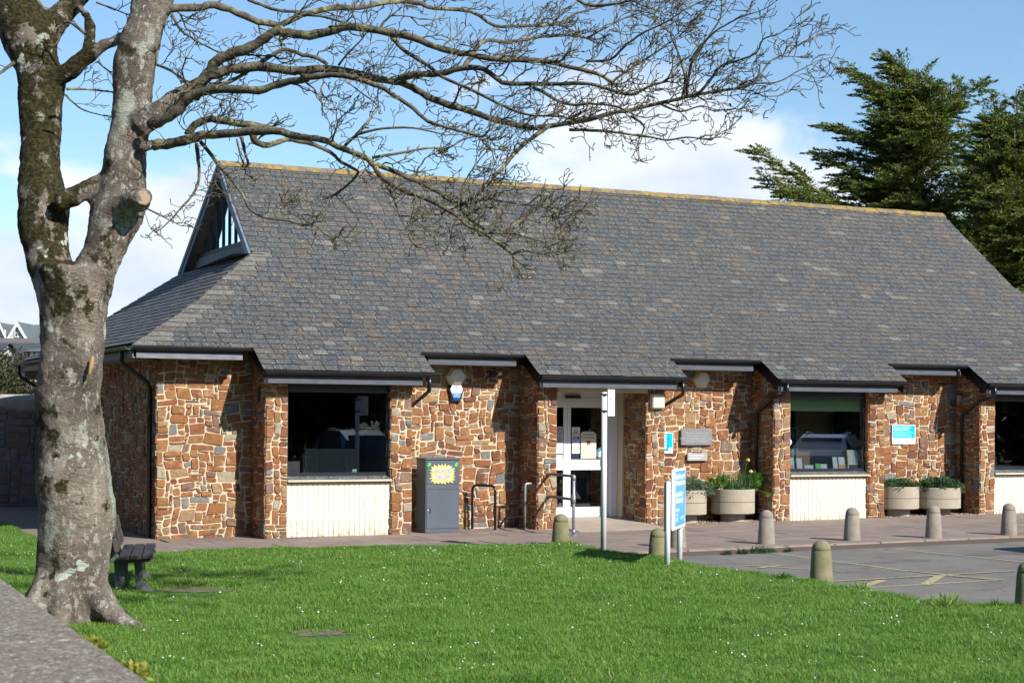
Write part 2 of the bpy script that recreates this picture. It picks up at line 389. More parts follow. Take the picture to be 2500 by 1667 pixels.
# paving: base slab with a kerb-height edge, and flags with recessed joints on top
VK = -5.18
slab = MB()
def gslab(mb, u0, u1, v0, v1, z0, z1, mi=0):
    vs = [(u, v, ground(u)+z) for u in (u0, u1) for v in (v0, v1) for z in (z0, z1)]
    mb.add(vs, [(0,1,3,2), (4,6,7,5), (0,4,5,1), (2,3,7,6), (0,2,6,4), (1,5,7,3)], mi)
gslab(slab, -14, 32, VK, 2.6, -0.3, -0.022)
pav = slab.build('pavement', PAVEJ, M=BM, kind='structure')
def flagstone(u0, u1, v0, v1, dz):
    mb = MB(); c = (u0+u1)/2, (v0+v1)/2
    g = 0.006; u0 += g; u1 -= g; v0 += g; v1 -= g; b = 0.006
    z = lambda u: ground(u)-ground(c[0])+dz
    vs = [(u-c[0], v-c[1], z(u)-0.03) for u, v in ((u0,v0),(u1,v0),(u1,v1),(u0,v1))] + [(u-c[0], v-c[1], z(u)-b) for u, v in ((u0,v0),(u1,v0),(u1,v1),(u0,v1))] + \
         [(u-c[0], v-c[1], z(u)) for u, v in ((u0+b,v0+b),(u1-b,v0+b),(u1-b,v1-b),(u0+b,v1-b))]
    mb.add(vs, [(i, (i+1) % 4, 4+(i+1) % 4, 4+i) for i in range(4)] + [(4+i, 4+(i+1) % 4, 8+(i+1) % 4, 8+i) for i in range(4)] + [(8,9,10,11)])
    o = mb.build('paving_slab', PAVE); o.parent = pav; o.location = (c[0], c[1], ground(c[0])); return o
r2 = random.Random(11); k = 0
v = VK + 0.16
while v < -0.02:
    dv = min(r2.choice([0.92, 1.1, 0.75]), -0.005 - v)
    if -0.005-(v+dv) < 0.3: dv = -0.005-v
    u = -8.5 + r2.random()
    while u < 20.5:
        du = r2.uniform(1.1, 1.9)
        c = W(u+du/2, v+dv/2)
        if not (inpoly(c.x, c.y, LAWN) and inpoly(*W(u, v).xy, LAWN) and inpoly(*W(u+du, v).xy, LAWN) and inpoly(*W(u, v+dv).xy, LAWN) and inpoly(*W(u+du, v+dv).xy, LAWN)):
            flagstone(u, u+du, v, v+dv, r2.uniform(-0.003, 0.0035))
        u += du
    v += dv
mb = MB()
for n in range(-1, 4):   # paving inside the recesses
    u0 = -1.6 if n < 0 else n*P_+2.66
    gslab(mb, u0, (n+1)*P_-0.02, -0.004, 0.76, -0.08, -0.004)
gslab(mb, -9, -1.67, 0, 12, -0.09, -0.005)
mb.build('recess_paving', PAVE, pav)
mb = MB()   # sloping entrance apron in front of the doors
eu0, eu1 = P_+0.39, P_+2.24
mb.add([(eu0,-0.9,ground(eu0)+0.004), (eu1,-0.9,ground(eu1)+0.004), (eu1,1.0,0.085), (eu0,1.0,0.085), (eu0,-0.9,-0.2), (eu1,-0.9,-0.2), (eu1,1.0,-0.2), (eu0,1.0,-0.2)],
       [(0,1,2,3), (4,5,1,0), (7,4,0,3), (5,6,2,1)])
mb.build('entrance_apron', mat('apron_concrete', (0.36,0.29,0.235), (0.44,0.36,0.29), scale=2, rough=0.9, bump=0.3, bscale=60), pav)
u = 4.2
while u < 20:   # kerb stones
    du = 0.914 + r2.uniform(-0.01, 0.01)
    mb = MB(); uu = u+du/2
    mb.bbox(-du/2+0.006, du/2-0.006, -0.075, 0.075, -0.16, 0.0, 0.016)
    o = mb.build('kerb_stone', KERB); o.parent = pav; o.location = (uu, VK+0.08, ground(uu)+r2.uniform(-0.004, 0.004)); o.rotation_euler = (0, -math.atan(0.0087), r2.uniform(-.006, .006))
    u += du
mb = MB()   # worn bay markings on the asphalt
cp = bpy.data.objects['car_park']
def stripe(a, b, w, dz=0.004):
    a = Vector((a[0], a[1])); b = Vector((b[0], b[1])); d = (b-a).normalized(); n = Vector((-d.y, d.x))*w/2
    return [(p.x, p.y, gxy(p.x, p.y)-0.09+dz) for p in (a-n, b-n, b+n, a+n)]
for i, (a, b, w) in enumerate([((4.10,26.71), (5.52,23.63), .07), ((6.20,27.39), (7.52,24.99), .07), ((3.36,24.54), (4.60,23.55), .07), ((3.5,24.1), (3.9,24.5), .09), ((4.18,22.15), (6.99,23.61), .07),
                   ((4.456,21.4), (6.444,22.4), .07), ((4.40,21.45), (4.88,22.36), .13), ((5.28,21.75), (5.80,23.0), .13), ((5.8,23.0), (6.45,22.35), .06), ((5.52,23.63), (6.3,22.4), .06), ((8.4,27.6), (10.2,24.6), .07)]):
    o = MB().add(stripe(a, b, w, 0.004+0.0015*(i % 5)), [(0,1,2,3)]).build('road_marking', YPAINT, cp)

# ------------------------------------------------------------------ the library
LIB = thing('library_building', 'long single storey stone library with grey slate roof and cream panels', 'building', BM)
stones = []; wallno = 0
def wallbody(u0, u1, v0, v1, z0, z1):
    return MB().box(u0, u1, v0, v1, z0, z1).build('wall', MORTAR, LIB)
def px_scale(u, v):
    p = W(u, v); return FPX/max(p.y, 1)
def rubble(wall, a0, a1, z0, z1, place, facing, seed, cell=(0.066, 0.050), keep=None):
    """irregular coursed rubble: random rectangles packed on a fine grid, then warped and chamfered.
    place(a, z, depth) -> building coordinates"""
    r = random.Random(seed)
    nx = max(2, round((a1-a0)/cell[0])); nz = max(2, round((z1-z0)/cell[1]))
    cx, cz = (a1-a0)/nx, (z1-z0)/nz
    occ = [[False]*nz for _ in range(nx)]
    ph = [r.uniform(0, 6.28) for _ in range(6)]
    def warp(x, z):
        e = min(1, (x-a0)/0.12, (a1-x)/0.12); e = max(0, e)
        return (x + e*0.024*(math.sin(5.1*z+ph[0]+1.7*x)+0.6*math.sin(11*z+ph[1]-3*x)), z + 0.022*(math.sin(4.3*x+ph[2]+z)+0.55*math.sin(9*x+ph[3]-2*z)))
    order = [(j, i) for j in range(nz) for i in range(nx)]
    for j, i in order:
        if occ[i][j]: continue
        t = r.random()
        if t < 0.10: w, h = r.choice([(2,1),(3,1),(1,1),(1,2)])
        elif t < 0.36: w, h = r.choice([(4,1),(5,1),(3,1),(4,2),(5,2),(6,2)])
        elif t < 0.78: w, h = r.choice([(2,2),(3,2),(4,3),(3,3),(2,3),(4,2)])
        else: w, h = r.choice([(4,4),(5,4),(5,3),(3,4),(4,5),(2,4)])
        if a1-a0 < .5: w = min(w, r.choice((2,2,3)))
        mwid = 0
        while i+mwid < nx and mwid < w and not occ[i+mwid][j]: mwid += 1
        w = mwid; h = min(h, nz-j)
        if i+w == nx-1 and not occ[nx-1][j]: w += 1
        for dj in range(h):
            if any(occ[i+k][j+dj] for k in range(w)): h = dj; break
        h = max(h, 1)
        for k in range(w):
            for dj in range(h): occ[i+k][j+dj] = True
        if w*h == 1 and r.random() < .5: continue
        x0, x1, y0, y1 = a0+i*cx, a0+(i+w)*cx, z0+j*cz, z0+(j+h)*cz
        g = r.uniform(0.0065, 0.0105); el = 0.0 if i == 0 else g; er = 0.0 if i+w == nx else g
        X0, X1, Y0, Y1 = x0+el, x1-er, y0+g, y1-g
        ch = min(r.uniform(0.004, 0.024), (X1-X0)*0.3, (Y1-Y0)*0.36)
        pts = []
        for (px, pz, qx, qz) in ((X0,Y0,1,1), (X1,Y0,-1,1), (X1,Y1,-1,-1), (X0,Y1,1,-1)):
            c = ch*r.uniform(0.35, 1.5)
            jx, jz = r.uniform(-.012, .012), r.uniform(-.011, .011)
            if (px == X0 and i == 0) or (px == X1 and i+w == nx): jx = 0; c *= .35
            A = (px+qx*c+jx, pz+jz); B = (px+jx, pz+qz*c+jz)
            pts += [B, A] if (qx*qz > 0) else [A, B]
        pts = [warp(*p) for p in pts]
        if keep and not keep(sum(p[0] for p in pts)/8, sum(p[1] for p in pts)/8): continue
        pr = r.uniform(0.006, 0.030)
        mx_, mz_ = sum(p[0] for p in pts)/8, sum(p[1] for p in pts)/8
        size = math.sqrt((X1-X0)*(Y1-Y0)); ins = min(0.011/max(size, .03), 0.22)
        tilt = (r.uniform(-.05, .05), r.uniform(-.05, .05))
        vs = [place(x, z, -0.004) for x, z in pts]
        for x, z in pts:
            xx, zz = x+(mx_-x)*ins, z+(mz_-z)*ins
            vs.append(place(xx, zz, pr*r.uniform(.8, 1.1) + (xx-mx_)*tilt[0] + (zz-mz_)*tilt[1]))
        vs.append(place(mx_, mz_, pr+r.uniform(-0.002, .006)))
        fs = [(k, (k+1) % 8, 8+(k+1) % 8, 8+k) for k in range(8)] + [(8+k, 8+(k+1) % 8, 16) for k in range(8)]
        ctr = place(mx_, mz_, 0)
        area = (X1-X0)*(Y1-Y0)*px_scale(ctr[0], ctr[1])**2*facing
        stones.append((area, wall, ctr, vs, fs, r.choices(range(len(STONE)), SW)[0]))
ZB = -0.22
def front(v): return lambda a, z, d: (a, v-d, z)
def leftface(u): return lambda a, z, d: (u-d, a, z)      # faces -u ; a runs along v (stored from far to near for winding)
seed = 100
def wall_front(u0, u1, v, thick, z1, z0=ZB, keep=None):
    global seed; seed += 1
    w = wallbody(u0, u1, v, v+thick, z0, z1)
    rubble(w, u0, u1, z0, z1, front(v), 0.85, seed, keep=keep); return w
def face_left(w, u, v0, v1, z1, z0=ZB, vis=0.35):
    global seed; seed += 1
    # winding: a = -v
    rubble(w, -v1, -v0, z0, z1, lambda a, z, d: (u-d, -a, z), vis, seed)
for n in range(4):
    b = n*P_
    w1 = wallbody(b, b+0.375, 0, 0.80, ZB, 2.60)
    rubble(w1, b, b+0.375, ZB, 2.60, front(0), .9, 300+n); face_left(w1, b, 0.0, 0.80, 2.95)
    MB().box(b, b+0.30, 0.03, 0.80, 2.60, 2.94).build('wall', MORTAR, LIB)
    if n == 1:    # porch side wall of the entrance
        w2 = wallbody(b+2.26, b+2.64, 0, 1.15, ZB, 2.60); face_left(w2, b+2.26, 0.0, 1.15, 2.60)
    else:
        w2 = wallbody(b+2.26, b+2.64, 0, 0.80, ZB, 2.60); face_left(w2, b+2.26, 0.0, 0.14, 2.60)
    rubble(w2, b+2.26, b+2.64, ZB, 2.60, front(0), .9, 400+n)
    MB().box(b+2.34, b+2.62, 0.03, 0.80, 2.60, 2.94).build('wall', MORTAR, LIB)
    wall_front(b+2.64, b+P_, 0.78, 0.3, 3.12)
wall_front(-1.65, 0.0, 0.78, 0.3, 3.12)
ws = wallbody(-1.65, -1.35, 1.08, 10.7, ZB, 3.10); face_left(ws, -1.65, 0.78, 10.7, 3.08, vis=0.2)
MB().box(-1.65, 21.1, 10.4, 10.7, ZB, 3.10).build('wall', MORTAR, LIB)
MB().box(20.8, 21.1, 1.08, 10.4, ZB, 3.10).build('wall', MORTAR, LIB)
stones.sort(key=lambda s: -s[0])
for area, wall, c, vs, fs, mi in stones[:300]:
    mb = MB(); mb.add([(x-c[0], y-c[1], z-c[2]) for x, y, z in vs], fs)
    o = mb.build('stone', STONE[mi], wall); o.location = c
mb = MB()
for area, wall, c, vs, fs, mi in stones[300:]: mb.add(vs, fs, mi)
mb.build('stone', STONE, LIB, kind='stuff')

# roof: bell-cast slope given as (v, z); the left end is a hip with the same profile under a gablet
PROF = [(-0.36, 2.735), (0.225, 3.10), (0.75, 3.40), (1.2, 3.655), (1.8, 4.03), (2.4, 4.46), (3.13, 4.985), (5.70, 7.02)]
WR = 5.70
def zr(v):
    for (a, za), (b, zb) in zip(PROF, PROF[1:]):
        if v <= b: return za + (zb-za)*(v-a)/(b-a)
    return PROF[-1][1]
VE = 0.225; UE = -2.23; UG = 0.67; VG = 3.13; UE2 = 21.95; UG2 = 19.05
def ulim(v):
    if v <= VG: return UE + (v-VE)*(UG-UE)/(VG-VE), UE2 - (v-VE)*(UE2-UG2)/(VG-VE)
    t = (v-VG)/(WR-VG); return UG + t*0.12, UG2 - t*0.05
arc = [0.0]
for (a, za), (b, zb) in zip(PROF, PROF[1:]): arc.append(arc[-1] + math.hypot(b-a, zb-za))
def onarc(s):
    for i in range(len(PROF)-1):
        if s <= arc[i+1] or i == len(PROF)-2:
            t = (s-arc[i])/(arc[i+1]-arc[i]); (a, za), (b, zb) = PROF[i], PROF[i+1]
            return a+(b-a)*t, za+(zb-za)*t
roof = MB()
def strip(u0, u1, v0, v1, d=0.03):
    roof.add([(u0(v0), v0, zr(v0)-d), (u1(v0), v0, zr(v0)-d), (u1(v1), v1, zr(v1)-d), (u0(v1), v1, zr(v1)-d)], [(0,1,2,3)])
vv = [VE] + [p[0] for p in PROF if p[0] > VE+0.01]
for a, b in zip(vv, vv[1:]): strip(lambda v: ulim(v)[0], lambda v: ulim(v)[1], a, b)
BU0, BU1 = -0.155, 2.90      # bay roofs overhang their piers
for n in range(4): strip(lambda v, n=n: n*P_+BU0, lambda v, n=n: n*P_+BU1, -0.36, VE)
for a, b in zip(vv[:-1], vv[1:-1]):   # left and right hips
    da, db = a-VE, b-VE; k = (UG-UE)/(VG-VE)
    roof.add([(UE+da*k, a, zr(a)-.03), (UE+db*k, b, zr(b)-.03), (UE+db*k, 2*WR-b, zr(b)-.03), (UE+da*k, 2*WR-a, zr(a)-.03)], [(0,1,2,3)])
    roof.add([(UE2-da*k, a, zr(a)-.03), (UE2-da*k, 2*WR-a, zr(a)-.03), (UE2-db*k, 2*WR-b, zr(b)-.03), (UE2-db*k, b, zr(b)-.03)], [(0,1,2,3)])
for a, b in zip(vv, vv[1:]):
    (p, q), (r_, s_) = ulim(a), ulim(b)
    roof.add([(p, 2*WR-a, zr(a)-.03), (r_, 2*WR-b, zr(b)-.03), (s_, 2*WR-b, zr(b)-.03), (q, 2*WR-a, zr(a)-.03)], [(0,1,2,3)])
ROOF = roof.build('roof', UNDER, LIB)
slates = []
r3 = random.Random(5)
def slate(quad, nrm, th, mi, vis):
    """quad: 4 points on the slope, lower edge first (lo-left, lo-right, up-right, up-left)"""
    ll, lr, ur, ul = quad; n = nrm
    vs = [ll, lr, lr+n*th, ll+n*th, ul+n*0.0, ur+n*0.0, ur+n*0.005, ul+n*0.005]
    vs[0] = ll+n*.008; vs[1] = lr+n*.008; vs[2] = lr+n*(.008+th); vs[3] = ll+n*(.008+th)
    fs = [(0,1,2,3), (3,2,6,7), (0,3,7,4), (1,5,6,2)]
    c = (ll+lr+ur+ul)/4
    slates.append((vis, c, [v_-c for v_ in vs], fs, mi))
GA = 0.176
nrow = int((arc[-1]-0.05)/GA)
for row in range(nrow+1):
    s0 = row*GA; s1 = min(s0+GA*1.25, arc[-1]); v0, z0 = onarc(s0); v1, z1 = onarc(s1)
    sl = Vector((0, v1-v0, z1-z0)).normalized(); nn = Vector((0, -sl.z, sl.y))
    off = r3.uniform(0, 0.1) + (row % 2)*0.13
    spans = []
    if v0 < VE-0.05:
        for n in range(4): spans.append((n*P_+BU0-0.01, n*P_+BU1+0.01, 0))
    else:
        a, b = ulim(v0); spans.append((a, b, 1))
    for (ua, ub, hip) in spans:
        u = ua - (0 if not hip else 0)
        first = True
        while u < ub-0.02:
            w = r3.choice([.215, .235, .25, .26, .28]) if not first else off+0.12
            if hip and first and v0 < VG: w = r3.uniform(.38, .62)
            if ub-(u+w) < 0.1: w = ub-u
            g = 0.0058; du = r3.uniform(-.003, .003); lift = r3.uniform(0, .004) + (0.006 if r3.random() < .05 else 0)
            lo = r3.uniform(-.006, .006)
            uu0, uu1 = u+g, u+w-g
            k = 0.0
            if hip and first and v0 < VG: k = (v1-v0)*(UG-UE)/(VG-VE)
            base = Vector((0, v0, z0)) - sl*0.012 - sl*lo
            A = base+Vector((uu0, 0, 0)); B = base+Vector((uu1, 0, 0)); top = Vector((0, v1, z1))
            C_ = top+Vector((uu1+du, 0, 0)); D = top+Vector((uu0+du+k, 0, 0))
            mi = r3.choices(range(len(SLATE)), SLW)[0]
            if hip and first and v0 < VG and r3.random() < .85: mi = 6 if r3.random() < .75 else 4
            cc = W(u+w/2, v0)
            vis = w*GA*(FPX/cc.y)**2 if -9 < cc.x < cc.y*0.31 else 0
            slate((A+nn*lift, B+nn*lift, C_, D), nn, 0.010, mi, vis)
            u += w; first = False
# left hip
k = (UG-UE)/(VG-VE)
for row in range(nrow+1):
    s0 = row*GA; v0, z0 = onarc(s0+0.09)
    if v0 < VE or v0 > VG-0.02: continue
    v1, z1 = onarc(min(s0+0.09+GA*1.25, arc[-2]))
    ua, ub = UE+(v0-VE)*k, UE+(v1-VE)*k
    sl = Vector((ub-ua, 0, z1-z0)).normalized(); nn = Vector((-sl.z, 0, sl.x))
    a, b = v0, 2*WR-v0; v_ = b; first = True
    while v_ > a+0.02:
        w = r3.choice([.22, .25, .28, .3]) * (1.3 if first else 1)
        if (v_-w)-a < 0.12: w = v_-a
        last = v_-w <= a+0.001
        A = Vector((ua, v_-.003, z0))-sl*.012; B = Vector((ua, v_-w+.003, z0))-sl*.012
        C_ = Vector((ub, v_-w+.003+(v1-v0 if last else 0), z1)); D = Vector((ub, v_-.003-(v1-v0 if first else 0), z1))
        lf = r3.uniform(0, .004)
        slate((A+nn*lf, B+nn*lf, C_, D), nn, 0.010, r3.choices(range(len(SLATE)), SLW)[0], 1)
        v_ -= w; first = False
slates.sort(key=lambda s: -s[0])
cache = {}
for vis, c, vs, fs, mi in slates[:300]:
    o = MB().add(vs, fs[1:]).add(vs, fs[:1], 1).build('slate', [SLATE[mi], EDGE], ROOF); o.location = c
mb = MB()
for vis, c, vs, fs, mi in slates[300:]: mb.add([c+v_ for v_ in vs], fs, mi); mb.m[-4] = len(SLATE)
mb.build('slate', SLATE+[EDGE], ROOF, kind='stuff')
# ridge tiles
ul, ur = ulim(WR)
u = ul-0.02; i = 0
while u < ur:
    du = 0.45; mb = MB()
    h = 0.11
    x0, x1 = 0.004, min(du, ur-u)-0.004
    ss = [(-0.13, -0.108), (-0.05, -0.035), (0, -0.008), (0.05, -0.035), (0.13, -0.108)]
    vs = [(x, y, z+0.06) for x in (x0, x1) for y, z in ss] + [(x, y, z+0.04) for x in (x0, x1) for y, z in ss]
    fs = [(j, j+5, j+6, j+1) for j in range(4)] + [(10+j, 11+j, 16+j, 15+j) for j in range(4)] + [(0,1,11,10), (1,2,12,11), (2,3,13,12), (3,4,14,13), (0,10,15,5), (4,9,19,14), (5,15,16,6), (6,16,17,7), (7,17,18,8), (8,18,19,9)]
    mb.add(vs, fs)
    o = mb.build('ridge_tile', RIDGE, ROOF); o.location = (u, WR, 7.02+rng.uniform(-.006, .006)); o.rotation_euler = (0, rng.uniform(-.008, .008), 0)
    u += du
# gablet end: window wall set back, barge boards, sill slates
def gablet():
    ui = UG+0.27; zb = 4.985
    gw = MB()
    V0, V1 = VG+0.15, 2*WR-VG-0.15
    gw.add([(ui, V0, zb-0.4), (ui, V1, zb-0.4), (ui, V1, zb), (ui, V0, zb)], [(0,3,2,1)])
    gw.build('wall', DTIMB, LIB)
    win = MB()
    zt = lambda v: zr(min(v, 2*WR-v))-0.16
    base = zb+0.34
    # glazing bars follow the slope
    n = 9; vs_ = [VG+0.62+(2*WR-2*VG-1.24)*i/n for i in range(n+1)]
    for v_ in vs_[1:-1]: win.box(ui-0.03, ui+0.03, v_-0.018, v_+0.018, base, zt(v_)-.02)
    win.box(ui-0.06, ui+0.04, vs_[0], vs_[-1], base-0.05, base+0.03)
    wn = win.build('window', DTIMB, LIB)
    pane = MB()
    for a, b in zip(vs_, vs_[1:]):
        q = MB().add([(ui, a, base), (ui, b, base), (ui, b, zt(b)), (ui, a, zt(a))], [(0,3,2,1)])
        q.build('pane', GABLEGL, wn)
    # shadowed soffit lining under the verge
    so_ = MB()
    for (a, b) in ((VG, WR), (2*WR-VG, WR)):
        so_.add([(UG, a, zr(min(a, 2*WR-a))-.09), (ui+.02, a, zr(min(a, 2*WR-a))-.09), (ui+.02, b, 7.02-.09), (UG+.1, b, 7.02-.09)], [(0,1,2,3)])
    so_.build('soffit', SOFFIT, LIB)
    for (a, sgn) in ((VG-.02, 1), (2*WR-VG+.02, -1)):
        bb = MB(); L = Vector((0, WR-a, 7.02-4.985)); Ln = L.normalized(); up = Vector((0, -Ln.z*sgn, abs(Ln.y))) if True else None
        up = Vector((1, 0, 0)).cross(Ln)*(-1 if sgn < 0 else 1)
        up = up if up.z > 0 else -up
        p0 = Vector((UG, a, 4.985)); p1 = Vector((UG+.12, WR, 7.02))
        for (h0, h1, x0, x1) in ((-0.01, -0.20, -0.035, 0.0), (0.005, -0.09, -0.055, -0.035)):
            q = []
            for x in (x0, x1):
                for p in (p0, p1):
                    for h in (h0, h1): q.append(p + Vector((x, 0, 0)) + up*h)
            bb.add(q, [(0,1,3,2), (4,6,7,5), (0,4,5,1), (2,3,7,6), (0,2,6,4), (1,5,7,3)])
        bb.build('barge_board', TIMBER, LIB)
    # lead flashing and two courses of hung slates under the window
    hung = MB()
    for row in range(3):
        v_ = VG+.12+.13*row+.1
        while v_ < 2*WR-VG-.25-.13*row-.2:
            hung.box(ui-0.055-0.012*(2-row), ui-0.03, v_+.004, v_+.246, zb-.02+row*.115, zb+.115+row*.115); v_ += .25
    hung.build('hung_slates', mat('grey_shingle', (0.19,0.21,0.22), (0.27,0.28,0.28), scale=12, rough=.8), LIB, kind='stuff')
    MB().add([(UG-.35, VG-.05, zb-.015), (ui, VG-.05, zb+.01), (ui, 2*WR-VG+.05, zb+.01), (UG-.35+.4, 2*WR-VG+.05, zb+.0)], [(0,1,2,3)]).build('flashing', mat('lead', (0.22,0.24,0.26), rough=.5), LIB)
gablet()

# eaves, gutters, fascias
def gutter(u0, u1, v, z, drop=0.0):
    mb = MB(); r = 0.062; n = 8
    vs = []
    for x in (u0, u1):
        for j in range(n+1): q = PI+PI*j/n; vs.append((x, v+r*math.cos(q), z+r*math.sin(q)*1.05))
        for j in range(n+1): q = 2*PI-PI*j/n; vs.append((x, v+(r-.006)*math.cos(q), z+(r-.006)*math.sin(q)*1.05))
    m_ = 2*(n+1)
    mb.add(vs, [(i, (i+1) % m_, m_+(i+1) % m_, m_+i) for i in range(m_)] + [tuple(range(m_-1, -1, -1)), tuple(range(m_, 2*m_))], 0, False)
    mb.box(u0, u1, v-r-.004, v-r+.004, z-.012, z+.01); 
    g = mb.build('gutter', BLACK, LIB)
    k = max(2, round((u1-u0)/0.9)); 
    for i in range(k+1):
        x = u0+0.04+(u1-u0-.08)*i/k; q = MB(); rr_ = r+.006
        q.add([(x+s_*.02, v+rr_*math.cos(PI+PI*j/8), z+.004+rr_*math.sin(PI+PI*j/8)) for s_ in (-1, 1) for j in range(9)], [(j, j+1, j+10, j+9) for j in range(8)] + [tuple(range(8, -1, -1)), tuple(range(9, 18))])
        q.build('gutter_bracket', BLACK, g)
    return g
def eave(u0, u1, vf, zf0, zf1, vw, wood=FASCIA):
    MB().bbox(u0, u1, vf-0.022, vf, zf0, zf1, .003).build('fascia', wood, LIB)
    MB().box(u0, u1, vf, vf+.012, zf1, zf1+.13).build('fascia', BLACK, LIB)
    MB().box(u0, u1, vf+.001, vw, zf0+.004, zf0+.016).build('soffit', SOFFIT, LIB)
for n in range(4):
    b = n*P_
    gutter(b+BU0, b+BU1, -0.40, 2.715)
    eave(b+BU0+.02, b+2.70, -0.315, 2.515, 2.62, 0.02)
    if n < 3 or True:
        gutter(b+2.86, b+P_-0.24, 0.17, 3.095)
        eave(b+3.03, b+P_-0.34, 0.235, 2.90, 3.0, 0.80)
    # black painted verge boards down both sides of each bay roof
    for (uu, w_) in ((b+BU0+.03, .05), (b+BU1-.06, .03)):
        q = []
        for x in (uu, uu+w_):
            for (v_, dz) in ((-.34, 0), (.80, 0)):
                zt = zr(v_)-0.035
                q += [(x, v_, zt), (x, v_, zt-.22)]
        MB().add(q, [(0,1,3,2), (4,6,7,5), (0,4,5,1), (2,3,7,6), (0,2,6,4), (1,5,7,3)]).build('verge_board', BLACK, LIB)
gutter(UE, -0.25, 0.17, 3.095)
eave(UE+.09, -0.345, 0.235, 2.905, 3.0, 0.80, FASCIA_W)
# left side gutter and fascia
mb = MB(); n = 8; r = .062; vs = []
GUTM = mat('mossy_gutter', (0.20,0.17,0.14), (0.10,0.16,0.05), scale=2.0, rough=.7)
for y in (0.14, 2*WR-0.14):
    for j in range(n+1): q = PI+PI*j/n; vs.append((UE-.05+r*math.cos(q), y, 3.095+r*math.sin(q)))
    for j in range(n+1): q = 2*PI-PI*j/n; vs.append((UE-.05+(r-.006)*math.cos(q), y, 3.095+(r-.006)*math.sin(q)))
m_ = 2*(n+1)
mb.add(vs, [(i, (i+1) % m_, m_+(i+1) % m_, m_+i) for i in range(m_)] + [tuple(range(m_-1, -1, -1)), tuple(range(m_, 2*m_))])
mb.build('gutter', GUTM, LIB)
MB().bbox(UE+.03, UE+.055, 0.235, 2*WR-.2, 2.905, 3.03, .003).build('fascia', FASCIA_W, LIB)
MB().box(UE+.056, -1.66, 0.25, 2*WR-.2, 2.909, 2.921).build('soffit', SOFFIT, LIB)
MB().box(UE+.1, -1.66, 2*WR-.7, 2*WR-.2, 2.75, 2.90).build('soffit', SOFFIT, LIB)
def pipe(pts, r=.034, name='downpipe'):
    mb = MB(); mb.tube(pts, r, n=10)
    return mb.build(name, BLACK, LIB)
pipe([(UE-.03,.75,3.06), (UE-.03,.75,2.86), (UE+.02,.76,2.80), (-1.77,1.0,2.52), (-1.72,1.02,2.44), (-1.715,1.02,-.1)], .04)
pipe([(UE-.03,2*WR-.7,3.06), (UE-.03,2*WR-.7,2.85), (UE+.02,2*WR-.7,2.78), (-1.75,2*WR-.75,2.5), (-1.72,2*WR-.75,2.4), (-1.72,2*WR-.75,-.1)], .04)
for b in (0, P_):     # right ends of bays 1 and 2: swan neck back to the recess wall
    pipe([(b+2.80,-.40,2.68), (b+2.80,-.40,2.46), (b+2.81,-.36,2.42), (b+2.85,.66,2.13), (b+2.86,.70,2.02), (b+2.86,.70,1.9)], .034)
pipe([(b+2.86,.70,1.95), (b+2.86,.70,-.05)], .034)
for b in (2*P_, 3*P_):  # left ends of bays 3 and 4
    pipe([(b+.03,-.40,2.68), (b+.03,-.40,2.50), (b-.03,-.36,2.44), (b-.08,-.02,2.36), (b-.09,.42,2.12), (b-.07,.50,2.02), (b-.06,.52,-.03)], .034)
pipe([(3*P_-.42,.20,3.06), (3*P_-.42,.20,2.90)], .034)
MB().bbox(3*P_-.10, 3*P_-.02, .55, .62, 2.36, 2.50, .005).build('junction_box', GREYP, LIB)
MB().bbox(-.035, -.002, .30, .40, 2.20, 2.42, .005).build('junction_box', DTIMB, LIB)

# windows over cream tongue-and-groove panels
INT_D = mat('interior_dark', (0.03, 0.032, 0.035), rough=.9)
ORNG = mat('orange_partition', (0.36, 0.20, 0.11), rough=.9)
BLIND = mat('green_blind', (0.62, 0.74, 0.34), rough=.8)
SHELFM = mat('shelf_laminate', (0.34, 0.30, 0.24), rough=.6)
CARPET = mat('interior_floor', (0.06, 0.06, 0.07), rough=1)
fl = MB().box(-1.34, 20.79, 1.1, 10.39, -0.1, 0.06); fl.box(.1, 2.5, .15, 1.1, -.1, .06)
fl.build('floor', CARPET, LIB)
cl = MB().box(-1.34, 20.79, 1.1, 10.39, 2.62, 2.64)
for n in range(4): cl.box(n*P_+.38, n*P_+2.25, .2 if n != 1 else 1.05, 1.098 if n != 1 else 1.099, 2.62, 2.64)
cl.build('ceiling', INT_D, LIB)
MB().box(-1.34, 20.79, 6.5, 6.55, .06, 2.62).build('partition', INT_D, LIB)
